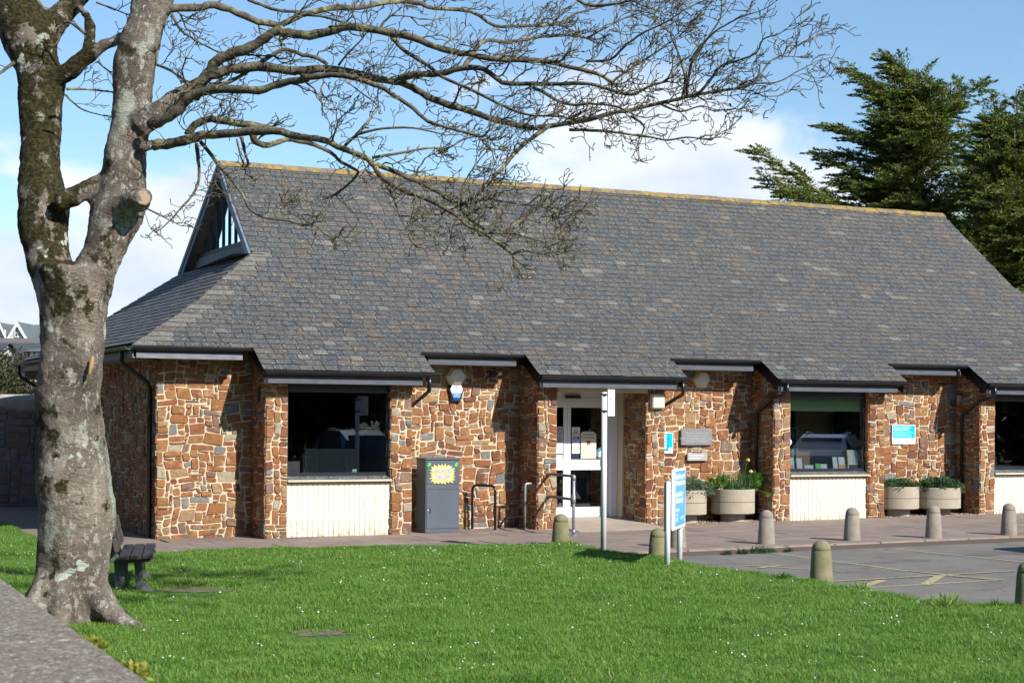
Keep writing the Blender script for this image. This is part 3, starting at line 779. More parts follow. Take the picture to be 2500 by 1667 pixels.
for n in (0, 2, 3):
    b = n*P_; a0, a1 = b+.375, b+2.26
    MB().box(a0, a1, .085, .14, -.2, .85).build('wall', CREAM, LIB)
    x = a0+.003; nb = 20; wd = (a1-a0-.006)/nb
    for i in range(nb):
        bd = MB(); bd.bbox(-wd/2+.001, wd/2-.001, -.012, .012, -.47, .452, .010)
        o = bd.build('cladding_board', CREAM, LIB); o.location = (x+wd*(i+.5), .055+rng.uniform(-.0008, .0008), .385)
    win = MB()
    win.bbox(a0+.0, a0+.045, .10, .17, .95, 2.44, .004); win.bbox(a1-.055, a1, .10, .17, .95, 2.44, .004)
    win.bbox(a0, a1, .10, .17, .945, 1.01, .004); win.bbox(a0, a1, .10, .17, 2.38, 2.44, .004); win.box(a0, a1, .11, .17, 2.44, 2.60)
    wn = win.build('window', FRAME, LIB)
    MB().box(a0+.046, a1-.056, .130, .136, 1.011, 2.379).build('pane', GLASS, wn)
    sl = MB().bbox(a0-.0, a1+.0, -.045, .10, .855, .893, .006).build('sill', TRIM, wn)
    x = a0+.004
    while x < a1-.05:
        w_ = min(rng.uniform(.22, .29), a1-.004-x)
        q = MB(); q.add([(x+.005, -.04, .893), (x+w_-.005, -.04, .893), (x+w_-.005, .099, .94), (x+.005, .099, .94), (x+.005, -.04, .905), (x+w_-.005, -.04, .905), (x+w_-.005, .099, .952), (x+.005, .099, .952)], [(0,1,5,4), (4,5,6,7), (0,4,7,3), (1,2,6,5)])
        q.build('sill_tile', SLATE[0], wn); x += w_
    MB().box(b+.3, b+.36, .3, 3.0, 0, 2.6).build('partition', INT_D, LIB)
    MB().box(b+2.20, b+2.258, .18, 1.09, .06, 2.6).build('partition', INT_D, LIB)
    MB().box(a0, a1, .18, .50, .92, .955).build('inner_sill', SHELFM, LIB)
b = 2*P_
MB().box(b+.42, b+2.21, .20, .215, 2.14, 2.38).build('roller_blind', BLIND, LIB)
MB().box(b+1.42, b+2.35, 1.3, 1.36, .06, 2.62).build('partition', ORNG, LIB)
b = 3*P_
MB().box(b+.42, b+2.21, .20, .215, 2.16, 2.38).build('roller_blind', mat('dark_green_blind', (.05,.075,.025), rough=.8), LIB)
MB().box(b+1.55, b+1.72, 1.3, 1.36, .06, 2.62).build('partition', mat('green_column', (.05,.12,.03), rough=.8), LIB)

# entrance: white framed sliding doors set back in the second bay
b = P_; a0, a1 = b+.30, b+2.26; vd = 1.02; z0 = .085
dr = MB()
dr.bbox(a0, a1-.06, vd, vd+.12, 2.36, 2.60, .006); dr.bbox(a1-.20, a1-.06, vd-.01, vd+.12, z0, 2.36, .006)
dr.bbox(a0, a1-.06, vd, vd+.10, 2.27, 2.358, .006); dr.bbox(a0-.2, a0+.2, vd, vd+.1, z0, 2.27, .004)
door = dr.build('door', WHITE, LIB)
def leaf(x0, x1, v_, hs=.11):
    m_ = MB()
    m_.bbox(x0, x0+.075, v_, v_+.045, z0+.01, 2.268, .004); m_.bbox(x1-.075, x1, v_, v_+.045, z0+.01, 2.268, .004)
    m_.bbox(x0+.076, x1-.076, v_, v_+.045, z0+.01, z0+.20, .004); m_.bbox(x0+.076, x1-.076, v_, v_+.045, .985, 1.185, .004); m_.bbox(x0+.076, x1-.076, v_, v_+.045, 2.17, 2.268, .004)
    l = m_.build('door_leaf', WHITE, door)
    MB().box(x0+.077, x1-.077, v_+.02, v_+.026, z0+.201, .984).build('door_glass', GLASS, door)
    MB().box(x0+.077, x1-.077, v_+.02, v_+.026, 1.186, 2.169).build('door_glass', GLASS, door)
leaf(P_+.30, P_+1.148, vd+.05); leaf(P_+1.152, P_+2.10, vd+.05)
MB().bbox(P_+1.06, P_+1.37, vd-.10, vd-.001, 2.34, 2.40, .015).build('door_sensor', BLACK, door)
MB().bbox(a1-.06, a1+.0, vd-.2, vd+.1, z0, 2.60, .004).build('door_trim', TRIM, door)
MB().bbox(a0, a1-.06, -.0+vd-.05, vd+.0, 2.50, 2.60, .004).build('door_trim', TRIM, door)
MB().box(P_+.38, P_+2.25, -.29, 1.0, 2.535, 2.55).build('soffit', SOFFIT, LIB)
MB().box(P_+.38, P_+2.25, -.05, .0, 2.44, 2.535).build('door_trim', TRIM, LIB)
MB().bbox(P_+.30, P_+2.26, vd-.03, vd+.14, .06, .096, .004).build('threshold', GALV, door)
sh = MB()   # book shelves inside behind the door
MB().box(P_+1.0, P_+2.3, 3.2, 3.25, .06, 1.5).build('partition', ORNG, LIB)
def books(parent_mb_list, u0, u1, v_, z, h, seed):
    r = random.Random(seed); x = u0; cols = BK
    while x < u1:
        w_ = r.uniform(.02, .045); hh = h*r.uniform(.75, 1); parent_mb_list[r.randrange(len(parent_mb_list))].box(x, x+w_-.002, v_, v_+.16, z, z+hh); x += w_
BK = [mat('book_cover', c, rough=.6) for c in ((.25,.05,.05), (.05,.10,.25), (.45,.42,.38), (.06,.2,.1), (.35,.25,.06), (.15,.15,.17))]
def bookcase(u0, u1, v_, seed, label, ht=1.75):
    t = thing('bookcase', label, 'bookcase', BM @ T((u0+u1)/2, v_, .06))
    hw = (u1-u0)/2
    c = MB(); c.box(-hw, -hw+.03, 0, .3, 0, ht); c.box(hw-.03, hw, 0, .3, 0, ht); c.box(-hw+.031, hw-.031, .28, .3, 0, ht)
    c.build('case', SHELFM, t)
    nsh = int(ht/.34)
    for i in range(nsh+1): MB().box(-hw+.031, hw-.031, 0, .279, i*ht/nsh-(.02 if i else 0), i*ht/nsh+(0 if i else .02)).build('shelf', SHELFM, t)
    for i in range(nsh):
        ms = [MB() for _ in BK]; books(ms, -hw+.05, hw-.1, .03, i*ht/nsh+.021, .27, seed+i)
        for m_, mm in zip(ms, BK):
            if m_.v: m_.build('books', mm, t, kind='stuff')
bookcase(2*P_+.95, 2*P_+1.40, 1.2, 30, 'bookcase behind the window with the light green blind')
bookcase(P_+1.35, P_+2.05, 1.9, 50, 'bookcase seen low through the entrance door glass', 1.3)
bookcase(.8, 2.3, 4.0, 70, 'bookcase deep inside behind the leftmost dark window', 1.6)

# ------------------------------------------------------------------ fittings on the walls
def hexpoly(r, sx=1.0): return [(r*math.cos(PI/3*i)*sx, r*math.sin(PI/3*i)) for i in range(6)]
def frustum(mb, r0, r1, z0, z1, n=6, mi=0, M=None, sx=1.0):
    vs = [(r0*math.cos(2*PI*i/n)*sx, r0*math.sin(2*PI*i/n), z0) for i in range(n)] + [(r1*math.cos(2*PI*i/n)*sx, r1*math.sin(2*PI*i/n), z1) for i in range(n)]
    mb.add(vs, [tuple(range(n-1, -1, -1)), tuple(range(n, 2*n))] + [(i, (i+1) % n, n+(i+1) % n, n+i) for i in range(n)], mi, False, M)
def hexlight(u, z, label):
    t = thing('wall_light', label, 'wall light', BM @ T(u, .78, z) @ FACE, 'hexagonal lights high on the recessed walls')
    b = MB(); frustum(b, .20, .205, 0, .03); b.build('back_plate', TRIM, t)
    c = MB(); frustum(c, .195, .19, .031, .09); frustum(c, .19, .135, .0902, .15); c.build('lamp_cover', LAMP, t)
    return t
hexlight(3.78, 2.71, 'hexagonal frosted wall light above the alarm box and book drop')
hexlight(8.99, 2.745, 'hexagonal frosted wall light above the grey stone plaque')
t = thing('wall_light', 'square frosted wall light at the pillar right of the entrance', 'wall light', BM @ T(7.545, -.01, 2.29) @ FACE)
MB().bbox(-.145, .145, -.145, .145, 0, .05, .015).build('back_plate', TRIM, t)
MB().bbox(-.13, .13, -.13, .13, .0505, .12, .02).build('lamp_cover', LAMP, t)
# alarm box
t = thing('alarm_box', 'black and blue alarm bell box with white front panel', 'alarm box', BM @ T(3.79, .78, 2.43) @ FACE)
def hexv(w, h0, h1, c=0.55): return [(-w*c, h1), (-w, h1*.2), (-w*.45, -h0), (w*.45, -h0), (w, h1*.2), (w*c, h1)]
b = MB(); pl = [(-.08,.21), (-.165,.06), (-.09,-.20), (.09,-.20), (.165,.06), (.08,.21)]
def taper(mb, poly, z0, z1, s, cy=0):
    n = len(poly); vs = [(x, y, z0) for x, y in poly] + [(x*s, (y-cy)*s+cy, z1) for x, y in poly]
    fs = [tuple(range(n)), tuple(range(2*n-1, n-1, -1))] + [(i, n+i, n+(i+1) % n, (i+1) % n) for i in range(n)]
    mb.add(vs, fs)
taper(b, pl, 0, .09, .86); b.build('case', BLACK, t)
fp = [(-.068,.15), (-.125,.05), (-.10,-.02), (.10,-.02), (.125,.05), (.068,.15)]
MB().prism([(x, y) for x, y in reversed(fp)], .0902, .093).build('front_panel', SIGNW, t)
MB().prism([(x, y) for x, y in reversed([(-.097,-.022), (-.07,-.105), (.07,-.105), (.097,-.022)])], .0902, .093).build('front_panel', mat('alarm_blue', (.08,.22,.55), rough=.4), t)
MB().prism([(x, y) for x, y in reversed([(-.07,-.108), (-.055,-.155), (.055,-.155), (.07,-.108)])], .0902, .096).build('strobe_lens', mat('strobe_blue', (.01,.08,.25), rough=.15, spec=.6), t)
RED = mat('red_print', (.60,.10,.12), rough=.5)
text('CE', .085, t, T(-.075, .055, .0935), RED); text('SECURITY', .025, t, T(-.03, .03, .0935), GREYP)
text('ALARM', .035, t, T(-.055, -.06, .0935), LETW); text('SERVICED', .026, t, T(-.055, -.095, .0935), LETW)
# small camera on a bracket
t = thing('security_camera', 'small dark bracket camera on the wall right of the alarm box', 'camera', BM @ T(4.50, .78, 2.745))
c = MB(); c.tube([(0,0,0), (0,-.10,.0), (.02,-.14,.01)], .015, 8); c.tube([(0,-.01,-.045), (0,-.01,.045)], .03, 8); c.build('bracket', DTIMB, t)
c = MB(); c.tube([(.10,-.15,.03), (-.02,-.15,.01), (-.16,-.13,-.08)], [.02,.022,.012], 8); c.build('arm', DTIMB, t)
MB().tube([(.085,-.15,.028), (.15,-.15,.036)], .04, 10).build('lens_housing', SIGNW, t)
# plaques and blue signs
def board(name, label, cat, u, v, z, w, h, m, th=.02, rr=.0):
    t = thing(name, label, cat, BM @ T(u, v, z) @ FACE)
    b = MB()
    if rr:
        pts = []
        for cx, cy, a in ((w/2-rr, h/2-rr, 0), (-w/2+rr, h/2-rr, PI/2), (-w/2+rr, -h/2+rr, PI), (w/2-rr, -h/2+rr, 1.5*PI)):
            pts += [(cx+rr*math.cos(a+PI/2*i/3), cy+rr*math.sin(a+PI/2*i/3)) for i in range(4)]
        b.prism(pts, 0, th)
    else: b.bbox(-w/2, w/2, -h/2, h/2, 0, th, .004)
    b.build('board', m, t); return t
def lines(t, x0, x1, ys, z, m, h=.008, name='small_print', jag=True):
    b = MB(); r = random.Random(int(abs(x0)*1000)+len(ys))
    for y in ys:
        x = x0; xe = x1 - (r.uniform(0, .25)*(x1-x0) if jag else 0)
        while x < xe:
            w_ = r.uniform(2, 6)*h*.8; b.box(x, min(x+w_, xe), y, y+h, z, z+.0006); x += w_+h*.6
    return b.build(name, m, t)
t = board('wall_plaque', 'large grey slate plaque engraved about the library opening', 'plaque', 8.88, .73, 1.625, .70, .325, PLQ, .035)
for i, s_ in enumerate(('THIS LIBRARY WAS OPENED BY', 'F JEROME WILLIAMS O.B.E. J.P.', 'CHAIRMAN OF CORNWALL COUNTY COUNCIL', 'ON THURSDAY 14 OCTOBER 1982')):
    text(s_, .042, t, T(0, .055-.052*i, .0352), mat('engraving', (.45,.44,.45), rough=.7) if i == 0 else bpy.data.materials['engraving'], align='CENTER', sx=.84)
t = board('wall_plaque', 'small pale weathered plaque just below the large slate plaque', 'plaque', 8.90, .73, 1.235, .45, .15, PLQ2, .035)
lines(t, -.19, .17, (.02, -.03), .0352, SIGNW, .012)
t = board('information_sign', 'small blue and white sign on the pillar edge beside the plaques', 'sign', 7.865, -.022, 1.52, .215, .40, SIGNW, .006, .015)
t.matrix_world = BM @ T(8.265, .75, 1.505) @ FACE
MB().box(-.095, .012, -.155, .185, .0062, .008).build('print_panel', SIGNT, t); MB().box(.0125, .095, -.09, .185, .0062, .008).build('print_panel', SIGNB2, t)
lines(t, -.088, -.02, [.15-.026*i for i in range(11)], .0082, LETW, .012)
t = board('information_sign', 'rectangular blue library parking sign above the two leafy planters', 'sign', 13.91, .745, 1.68, .60, .40, SIGNW, .006, .02)
MB().box(-.285, .285, -.075, .185, .0062, .008).build('print_panel', SIGNB2, t)
text('Parking to use Bude Library', .047, t, T(-.27, .13, .0082), LETW, sx=.86, bold=.001); text('and Information Service', .047, t, T(-.27, .085, .0082), LETW, sx=.86, bold=.001)
lines(t, -.27, .26, (.055, .035, .015, -.01, -.03, -.05), .0082, LETB, .009)
lines(t, .165, .18, (-.13,-.115), .0062, GREYP, .01); lines(t, .23, .25, (-.13,-.115), .0062, GREYP, .01)

# notices on the doors
def notice(u, z, w, h, m, label, v=1.068-.006):
    t = thing('notice', label, 'notice', BM @ T(u, v, z) @ FACE)
    MB().box(-w/2, w/2, -h/2, h/2, 0, .002).build('paper', m, t); return t
PAPER = mat('paper', (.72,.72,.74), rough=.7)
PAPERC = mat('cream_paper', (.68,.65,.52), rough=.7)
t = notice(P_+1.33, 1.66, .17, .28, PAPER, 'yellow triangle warning sticker on the right door leaf')
MB().add([(-.07,-.0,.0025), (.07,-.0,.0025), (0,.125,.0025)], [(0,1,2)]).build('warning_triangle', YEL, t)
MB().tube([(-.07,0,.003),(.07,0,.003),(0,.125,.003),(-.07,0,.003)], .005, 4, cap=False).build('triangle_border', LETK, t)
MB().prism([(-.03,.035),(.03,.03),(.025,.055),(-.005,.06)], .0026, .004).build('pictogram', LETK, t)
MB().box(-.07, .07, -.11, -.03, .0021, .003).build('blue_panel', mat('notice_blue', (.03,.10,.30), rough=.5), t); lines(t, -.06, .06, (-.06, -.09), .0032, LETW, .012)
t = notice(P_+1.33, 1.40, .165, .20, PAPER, 'white Automatic door notice on the right door leaf')
text('Automatic', .036, t, T(0, .0, .0022), LETK, align='CENTER'); text('door', .036, t, T(0, -.04, .0022), LETK, align='CENTER')
t = notice(P_+.97, 1.40, .165, .20, PAPER, 'white Automatic door notice on the left door leaf')
text('Automatic', .036, t, T(0, .0, .0022), LETK, align='CENTER'); text('door', .036, t, T(0, -.04, .0022), LETK, align='CENTER')
t = notice(P_+.97, 1.66, .165, .30, mat('grey_paper', (.38,.40,.44), rough=.6), 'grey no smoking notice on the left door leaf')
MB().tube([(.055*math.cos(a), .05+.055*math.sin(a), .003) for a in [2*PI*i/20 for i in range(21)]], .006, 5, cap=False).build('prohibition_ring', RED, t)
MB().tube([(-.04,.09,.004), (.04,.01,.004)], .005, 5).build('prohibition_bar', RED, t); lines(t, -.07, .07, (-.05,-.09,-.12), .0022, LETK, .01)
t = notice(P_+.97, 1.20, .16, .16, mat('pale_blue_paper', (.55,.70,.75), rough=.6), 'pale blue notice low on the left door leaf', 1.062)
lines(t, -.06, .06, (.04,.0,-.04), .0022, GREYP, .008)
t = thing('poster', 'cream community coffee morning poster on the door glass', 'poster', BM @ T(P_+1.60, 1.058, 1.465) @ FACE)
MB().prism([(-.165,-.26), (.165,-.26), (.165,.21), (.10,.25), (-.12,.25), (-.165,.21)], 0, .002).build('paper', PAPERC, t)
text('COMMUNITY', .046, t, T(0, .18, .0022), LETK, align='CENTER', sx=.9); text('COFFEE MORNING', .046, t, T(0, .12, .0022), LETK, align='CENTER', sx=.68)
MB().prism([(-.045,.08), (-.035,.0), (.035,.0), (.045,.08)][::-1], .0021, .004).build('cup_print', mat('cup_brown', (.30,.12,.08), rough=.6), t)
MB().prism([(-.07,-.012), (.07,-.012), (.055,-.002), (-.055,-.002)], .0021, .004).build('saucer_print', PAPER, t)
lines(t, -.12, .12, (-.04,-.09,-.13,-.17,-.21), .0022, GREYP, .007)
t = thing('sticker', 'round blue and red house sticker at the lower door glass corner', 'sticker', BM @ T(P_+1.88, 1.058, 1.30) @ FACE)
MB().lathe([(.001,0), (.115,0), (.115,.002), (.001,.002)], 28, smooth=False).build('disc', mat('sticker_blue', (.08,.22,.35), rough=.4), t)
MB().prism([(-.06,-.06), (.06,-.06), (.06,.02), (0,.07), (-.06,.02)], .0022, .004).build('house_print', PAPERC, t)
MB().prism([(-.075,-.08), (.075,-.08), (.07,-.062), (-.07,-.062)], .0022, .004).build('red_band', RED, t)

# things on the inner sills
def standing(name, label, u, z, w, h, m, m2=None, v=.26, tilt=.18, cat='leaflet', group='leaflets on the inner window sill'):
    t = thing(name, label, cat, BM @ T(u, v, z) @ Matrix.Rotation(tilt, 4, 'X').inverted(), group)
    MB().box(-w/2, w/2, 0, .018, 0, h).build('cover', m, t)
    if m2: MB().box(-w/2+.012, w/2-.012, -.0015, -.0005, .015, h*.45).build('print_panel', m2, t)
    return t
b = 2*P_
PINK = mat('pink_print', (.75,.35,.38), rough=.6); ORA = mat('orange_print', (.85,.35,.04), rough=.6); LBL = mat('light_blue_cover', (.40,.62,.75), rough=.5)
for (x, w_, h_, m_, m2, lab) in ((.43,.10,.24,LBL,None,'pale blue leaflet at the far left of the display window'), (.60,.15,.27,PAPER,PINK,'pink and white booklet on the display window sill'), (.80,.13,.26,PAPER,None,'plain white booklet right of the pink one'),
                             (1.02,.21,.12,PAPER,None,'low white card in the middle of the window display'), (1.24,.12,.15,GRNC,None,'green booklet in the middle of the window display'), (1.38,.15,.14,PAPER,None,'low white card right of the green booklet'),
                             (1.66,.11,.28,PAPER,None,'tall white leaflet left of the orange one'), (1.82,.15,.28,PAPER,ORA,'white leaflet with orange lower half'), (2.03,.14,.28,PAPERC,None,'leaflet on a raised stand at the right window corner'), (2.16,.10,.28,LBL,None,'light blue leaflet touching the right window frame')):
    zz = .956 + (.14 if x > 2 else 0)
    standing('leaflet', lab, b+x, zz, w_, h_, m_, m2)
t = thing('display_stand', 'clear low stand under the two raised leaflets', 'stand', BM @ T(b+2.09, .30, .956)); s_ = MB(); s_.box(-.15,.15,-.06,.08,.12,.138); s_.box(-.14,-.12,-.05,.07,0,.119); s_.box(.12,.14,-.05,.07,0,.119); s_.build('shelf', PAPER, t)
t = thing('succulent_plant', 'small grey green rosette plant at the left of the display window', 'plant', BM @ T(b+.47, .36, 1.16))
MB().lathe([(.03,-.2), (.05,-.2), (.055,-.06), (.03,-.06)], 12).build('pot', LBL, t)
lf = MB()
for i in range(26):
    a = i*2.4; e = .25+i*.045; r_ = .13-.002*i; d = Vector((math.cos(a)*math.cos(e), math.sin(a)*math.cos(e), math.sin(e))); s_ = Vector((-math.sin(a), math.cos(a), 0))
    lf.add([(0,0,-.05), d*r_*.6+s_*.022, d*r_, d*r_*.6-s_*.022], [(0,1,2,3)])
lf.build('leaves', mat('succulent', (.22,.34,.30), rough=.6), t)
t = thing('window_sticker', 'round white sticker with blue ring on the display window glass', 'sticker', BM @ T(b+.445, .126, 1.53) @ FACE)
MB().lathe([(.001,0),(.06,0),(.06,.001),(.001,.001)], 24, smooth=False).build('disc', PAPER, t); MB().tube([(.035*math.cos(q), .035*math.sin(q), .002) for q in [2*PI*i/16 for i in range(17)]], .006, 4, cap=False).build('ring_print', SIGNB, t)
t = thing('box_file', 'flat white tray on the sill of the leftmost dark window', 'tray', BM @ T(1.78, .22, .956)); MB().bbox(-.36,.36,-.02,.14,0,.03,.006).build('tray', PAPER, t)
t = thing('label_card', 'tiny white card standing on the sill of the dark window', 'card', BM @ T(1.66, .21, .987)); MB().bbox(-.038,.038,0,.004,0,.075,.001).build('card', PAPER, t); 
MB().prism([(-.02,.02),(.02,.02),(.012,.045),(-.01,.04)], -.001, .0, M=Matrix.Rotation(PI/2,4,'X')).build('print', SIGNB, t)

# ------------------------------------------------------------------ book drop
bx0, bx1 = 2.93, 3.575
t = thing('book_drop', 'dark grey metal book return locker with yellow starburst sign', 'book return box', BM @ T((bx0+bx1)/2, .06, -.062))
hw = (bx1-bx0)/2; hh = 1.315
MB().bbox(-hw, hw, 0, .42, 0, hh-.034, .004).build('cabinet', BOOKG, t)
MB().bbox(-hw-.012, hw+.012, -.02, .43, hh-.033, hh, .006).build('lid', BOOKG, t)
d = MB(); d.bbox(-hw+.018, hw-.012, -.010, -.0005, .075, .755, .004); dd = d.build('door', BOOKG, t)
MB().box(-hw+.075, -hw+.093, -.0135, -.0105, .345, .44).build('handle', BLACK, dd)
MB().tube([(-hw+.047,-.0105,.40), (-hw+.047,-.016,.40)], .011, 12).build('lock', SIGNW, dd)
MB().bbox(-hw+.018, hw-.012, -.010, -.0005, .86, hh-.05, .004).build('flap', BOOKG, t)
MB().bbox(-hw+.018, hw-.012, -.006, -.0005, .765, .852, .003).build('panel', BOOKG, t)
bs = thing('starburst_sign', 'hand made yellow starburst card reading book drop', 'sign', BM @ T((bx0+bx1)/2, .046, -.062) @ T(-.005, 0, 1.03) @ FACE)
r4 = random.Random(3); pts = []
ns = 23
for i in range(2*ns):
    a = 2*PI*i/(2*ns); R_ = (1.0 if i % 2 == 0 else .80)*r4.uniform(.93, 1.08)
    c_, s_ = math.cos(a), math.sin(a); q = (abs(c_)**4+abs(s_)**4)**-.25
    pts.append((c_*q*R_*.245, s_*q*R_*.175))
MB().prism(pts, .001, .004).build('card', YEL, bs)
text('BOOK', .130, bs, T(-.150, .018, .0045), LILAC, bold=.004, sx=.86); text('DROP!', .130, bs, T(-.155, -.100, .0045), LILAC, bold=.004, sx=.80)
for x, rz, lab in ((-.265, .7, 'left green arrow card beside the starburst'), (.255, -2.2, 'right green arrow card beside the starburst')):
    g_ = thing('arrow_card', lab, 'card', BM @ T((bx0+bx1)/2+x, .046, 1.135) @ FACE @ Matrix.Rotation(rz, 4, 'Z'))
    MB().prism([(-.04,-.018), (0,-.018), (0,-.045), (.045,0), (0,.045), (0,.018), (-.04,.018)], .001, .004).build('card', GRNC, g_)

# ------------------------------------------------------------------ bike hoop and handrails
def wp(x, y, z=0): return T(x, y, z)
A = Vector((-.699, 30.90, gxy(-.7,30.9))); B = Vector((-.283, 30.58, gxy(-.28,30.6)))
t = thing('bicycle_stand', 'black steel hoop stand for bicycles by the book drop', 'bicycle stand', T(*((A+B)/2)))
L = (B-A); Ln = L.normalized(); hw = L.length/2; zt = .80; rr = .10
pp = [(-hw,-.05)] + [(-hw, zt-rr)] + [(-hw+rr-rr*math.cos(PI/2*i/5), zt-rr+rr*math.sin(PI/2*i/5)) for i in range(1,6)] + [(hw-rr+rr*math.sin(PI/2*i/5), zt-rr+rr*math.cos(PI/2*i/5)) for i in range(0,6)] + [(hw,-.05)]
MB().tube([Ln*a+Vector((0,0,z)) for a, z in pp], .024, 12).build('hoop', BLACK, t)
for s_ in (-1, 1): MB().tube([Ln*hw*s_+Vector((0,0,-.01)), Ln*hw*s_+Vector((0,0,.006))], .055, 14, smooth=False).build('base_flange', GALV, t)
t = thing('handrail', 'grey two bar handrail from the pillar to a post by the entrance', 'handrail', T(1.076, 29.276, gxy(1.08,29.28)))
p0 = Vector((0,0,0)); h1, h2 = 1.02, .62
br = W(5.31, -.012, 0); g0 = gxy(1.08,29.28)
def rel(v, z): return Vector((br.x-1.076, br.y-29.276, z))
MB().tube([(0,0,-.05), (0,0,h1-.01)], .026, 12).build('post', GALV, t)
MB().tube([(0,0,0), (0,0,.012)], .075, 16, smooth=False).build('base_flange', GALV, t)
f_ = MB(); f_.tube([(0,0,.04),(0,0,.10)], .033, 12); f_.tube([(0,0,h2-.07),(0,0,h2+.07)], .034, 12); f_.tube([(0,0,h1-.07),(0,0,h1-.01),rel(0,h1)*.02+Vector((0,0,h1*.98+.0))], .034, 12); f_.build('pipe_fitting', GALV, t)
RAILM = mat('worn_brown_rail', (.13,.10,.09), (.2,.18,.17), scale=10, rough=.5)
for hz in (h1, h2):
    e = rel(0, hz-.02)
    MB().tube([Vector((0,0,hz)), e], .024, 12).build('rail', RAILM, t)
    q = MB(); q.tube([e*.96+Vector((0,0,hz))*.04, e], .034, 12); q.tube([e+Vector((-.0,.0,0)), e+(BM.to_3x3() @ Vector((0,.012,0)))], .06, 14, smooth=False); q.build('wall_flange', GALV, t)
p = W(5.043-.13, .14, 0)
t = thing('handrail', 'short grey grab rail post in the shade left of the entrance pillar', 'handrail', T(p.x, p.y, ground(5)) )
q = W(5.09, .14, 0)-W(4.913, .14, 0)
MB().tube([(0,0,-.03), (0,0,.79), (.012,0.004,.815), Vector((q.x,q.y,0))*.25+Vector((0,0,.825)), Vector((q.x,q.y,.825))], .022, 10).build('rail', GALV, t)
f_ = MB(); f_.tube([(0,0,.0),(0,0,.01)], .06, 12, smooth=False); f_.tube([Vector((q.x,q.y,.825))*1.0-Vector((q.x,q.y,0))*.08, Vector((q.x,q.y,.825))], .05, 12, smooth=False); f_.build('base_flange', GALV, t)

# ------------------------------------------------------------------ signs on posts
x, y = 1.388, 25.54; g0 = gxy(x, y)
t = thing('post_sign', 'small white information plate at the top of a tall pale pole', 'sign', T(x, y, g0) @ Matrix.Rotation(math.radians(58), 4, 'Z'))
MB().tube([(0,0,-.1), (0,0,2.36-g0)], .043, 16).build('pole', POST, t); MB().tube([(0,0,2.36-g0),(0,0,2.368-g0)], .044, 16).build('cap', GREENGREY, t)
z0, z1 = 2.0-g0, 2.40-g0
MB().bbox(.0, .215, -.062, -.056, z0, z1, .002).build('plate', SIGNW, t)
f_ = MB(); f_.box(-.047,.047,-.055,.047,z1-.09,z1-.065); f_.box(-.047,.047,-.055,.047,z0+.065,z0+.09); f_.build('clip', GREENGREY, t)
SF = T(.108, -.0625, (z0+z1)/2) @ FACE
text('Library', .034, t, SF @ T(-.06, .045, 0), LETK, sx=.8)
l_ = MB()
for i, yy in enumerate((.0, -.045, -.09, -.135)): l_.box(-.06, .068, yy, yy+.003, 0, .0008, M=SF)
l_.box(-.065, -.058, .07, .13, 0, .0008, M=SF); l_.box(.058, .064, .08, .15, 0, .0008, M=SF); l_.box(-.06, -.03, -.16, -.153, 0, .0008, M=SF)
l_.build('small_print', GREYP, t)

a = Vector((2.127, 23.178, 0)); b_ = Vector((2.40, 24.25, 0)); g0 = gxy(a.x, a.y)
ang = math.atan2(b_.y-a.y, b_.x-a.x)
t = thing('library_sign', 'blue and white library name board on two pale posts', 'sign', T(a.x, a.y, g0) @ Matrix.Rotation(ang, 4, 'Z'))
L = (b_-a).length
for x_ in (0, L): 
    MB().tube([(x_,0,-.1),(x_,0,1.18 if x_ == 0 else 1.25)], .040, 16).build('post', POST, t); MB().tube([(x_,0,1.18 if x_ == 0 else 1.25),(x_,0,(1.18 if x_ == 0 else 1.25)+.008)], .041, 16).build('cap', GREENGREY, t)
MB().box(-.038, .03, -.001, .042, .50, 1.17).build('post_bracket', GREENGREY, t)
pz0, pz1 = .50, 1.335
px0, px1 = .035, L+.17
FM = T(0, -.052, 0) @ FACE      # local x along board, y up
pm = MB(); rr = .03; pts = []
for cx, cy, q0 in ((px1-rr, pz1-rr, 0), (px0+rr, pz1-rr, PI/2), (px0+rr, pz0+rr, PI), (px1-rr, pz0+rr, 1.5*PI)):
    pts += [(cx+rr*math.cos(q0+PI/2*i/3), cy+rr*math.sin(q0+PI/2*i/3)) for i in range(4)]
pm.prism(pts, -.004, .004, M=FM); pm.build('board', SIGNW, t)
bw = px1-px0
MB().box(px0+.235*bw, px1-.03*bw, pz0+.04, pz1-.035, .0042, .006, M=FM).build('blue_panel', SIGNB, t)
for s_, yy, sz in (('Bude Library and', 1.21, .112), ('Information Service', 1.12, .112), ('Lyverva ha Gonis', .965, .105), ('Kedhlow Porthbud', .875, .105), ('Visitor Entry', .76, .075)):
    text(s_, sz, t, FM @ T(px0+.27*bw, yy-.02, .0062), LETW, sx={'Bude Library and': 1.0, 'Information Service': .93, 'Lyverva ha Gonis': .82, 'Kedhlow Porthbud': .80, 'Visitor Entry': .82}[s_], bold=.003 if sz > .1 else 0)
pc = MB()
for x_, k in ((px0+.30*bw, 0), (px0+.40*bw, 1)):
    pc.prism([(x_-.018,.60),(x_+.018,.60),(x_+.012,.67),(x_-.012,.67)], .0062, .0072, M=FM); pc.lathe([(.001,.0062),(.016,.0062),(.016,.0072),(.001,.0072)], 12, M=FM @ T(x_, .695, 0))
    if k: pc.box(x_-.03, x_+.03, .60, .604, .0062, .0072, M=FM); pc.box(x_-.03, x_-.026, .604, .74, .0062, .0072, M=FM); pc.box(x_+.026, x_+.03, .604, .74, .0062, .0072, M=FM); pc.box(x_-.03, x_+.03, .74, .744, .0062, .0072, M=FM)
pc.build('pictogram', LETW, t)
l_ = MB()
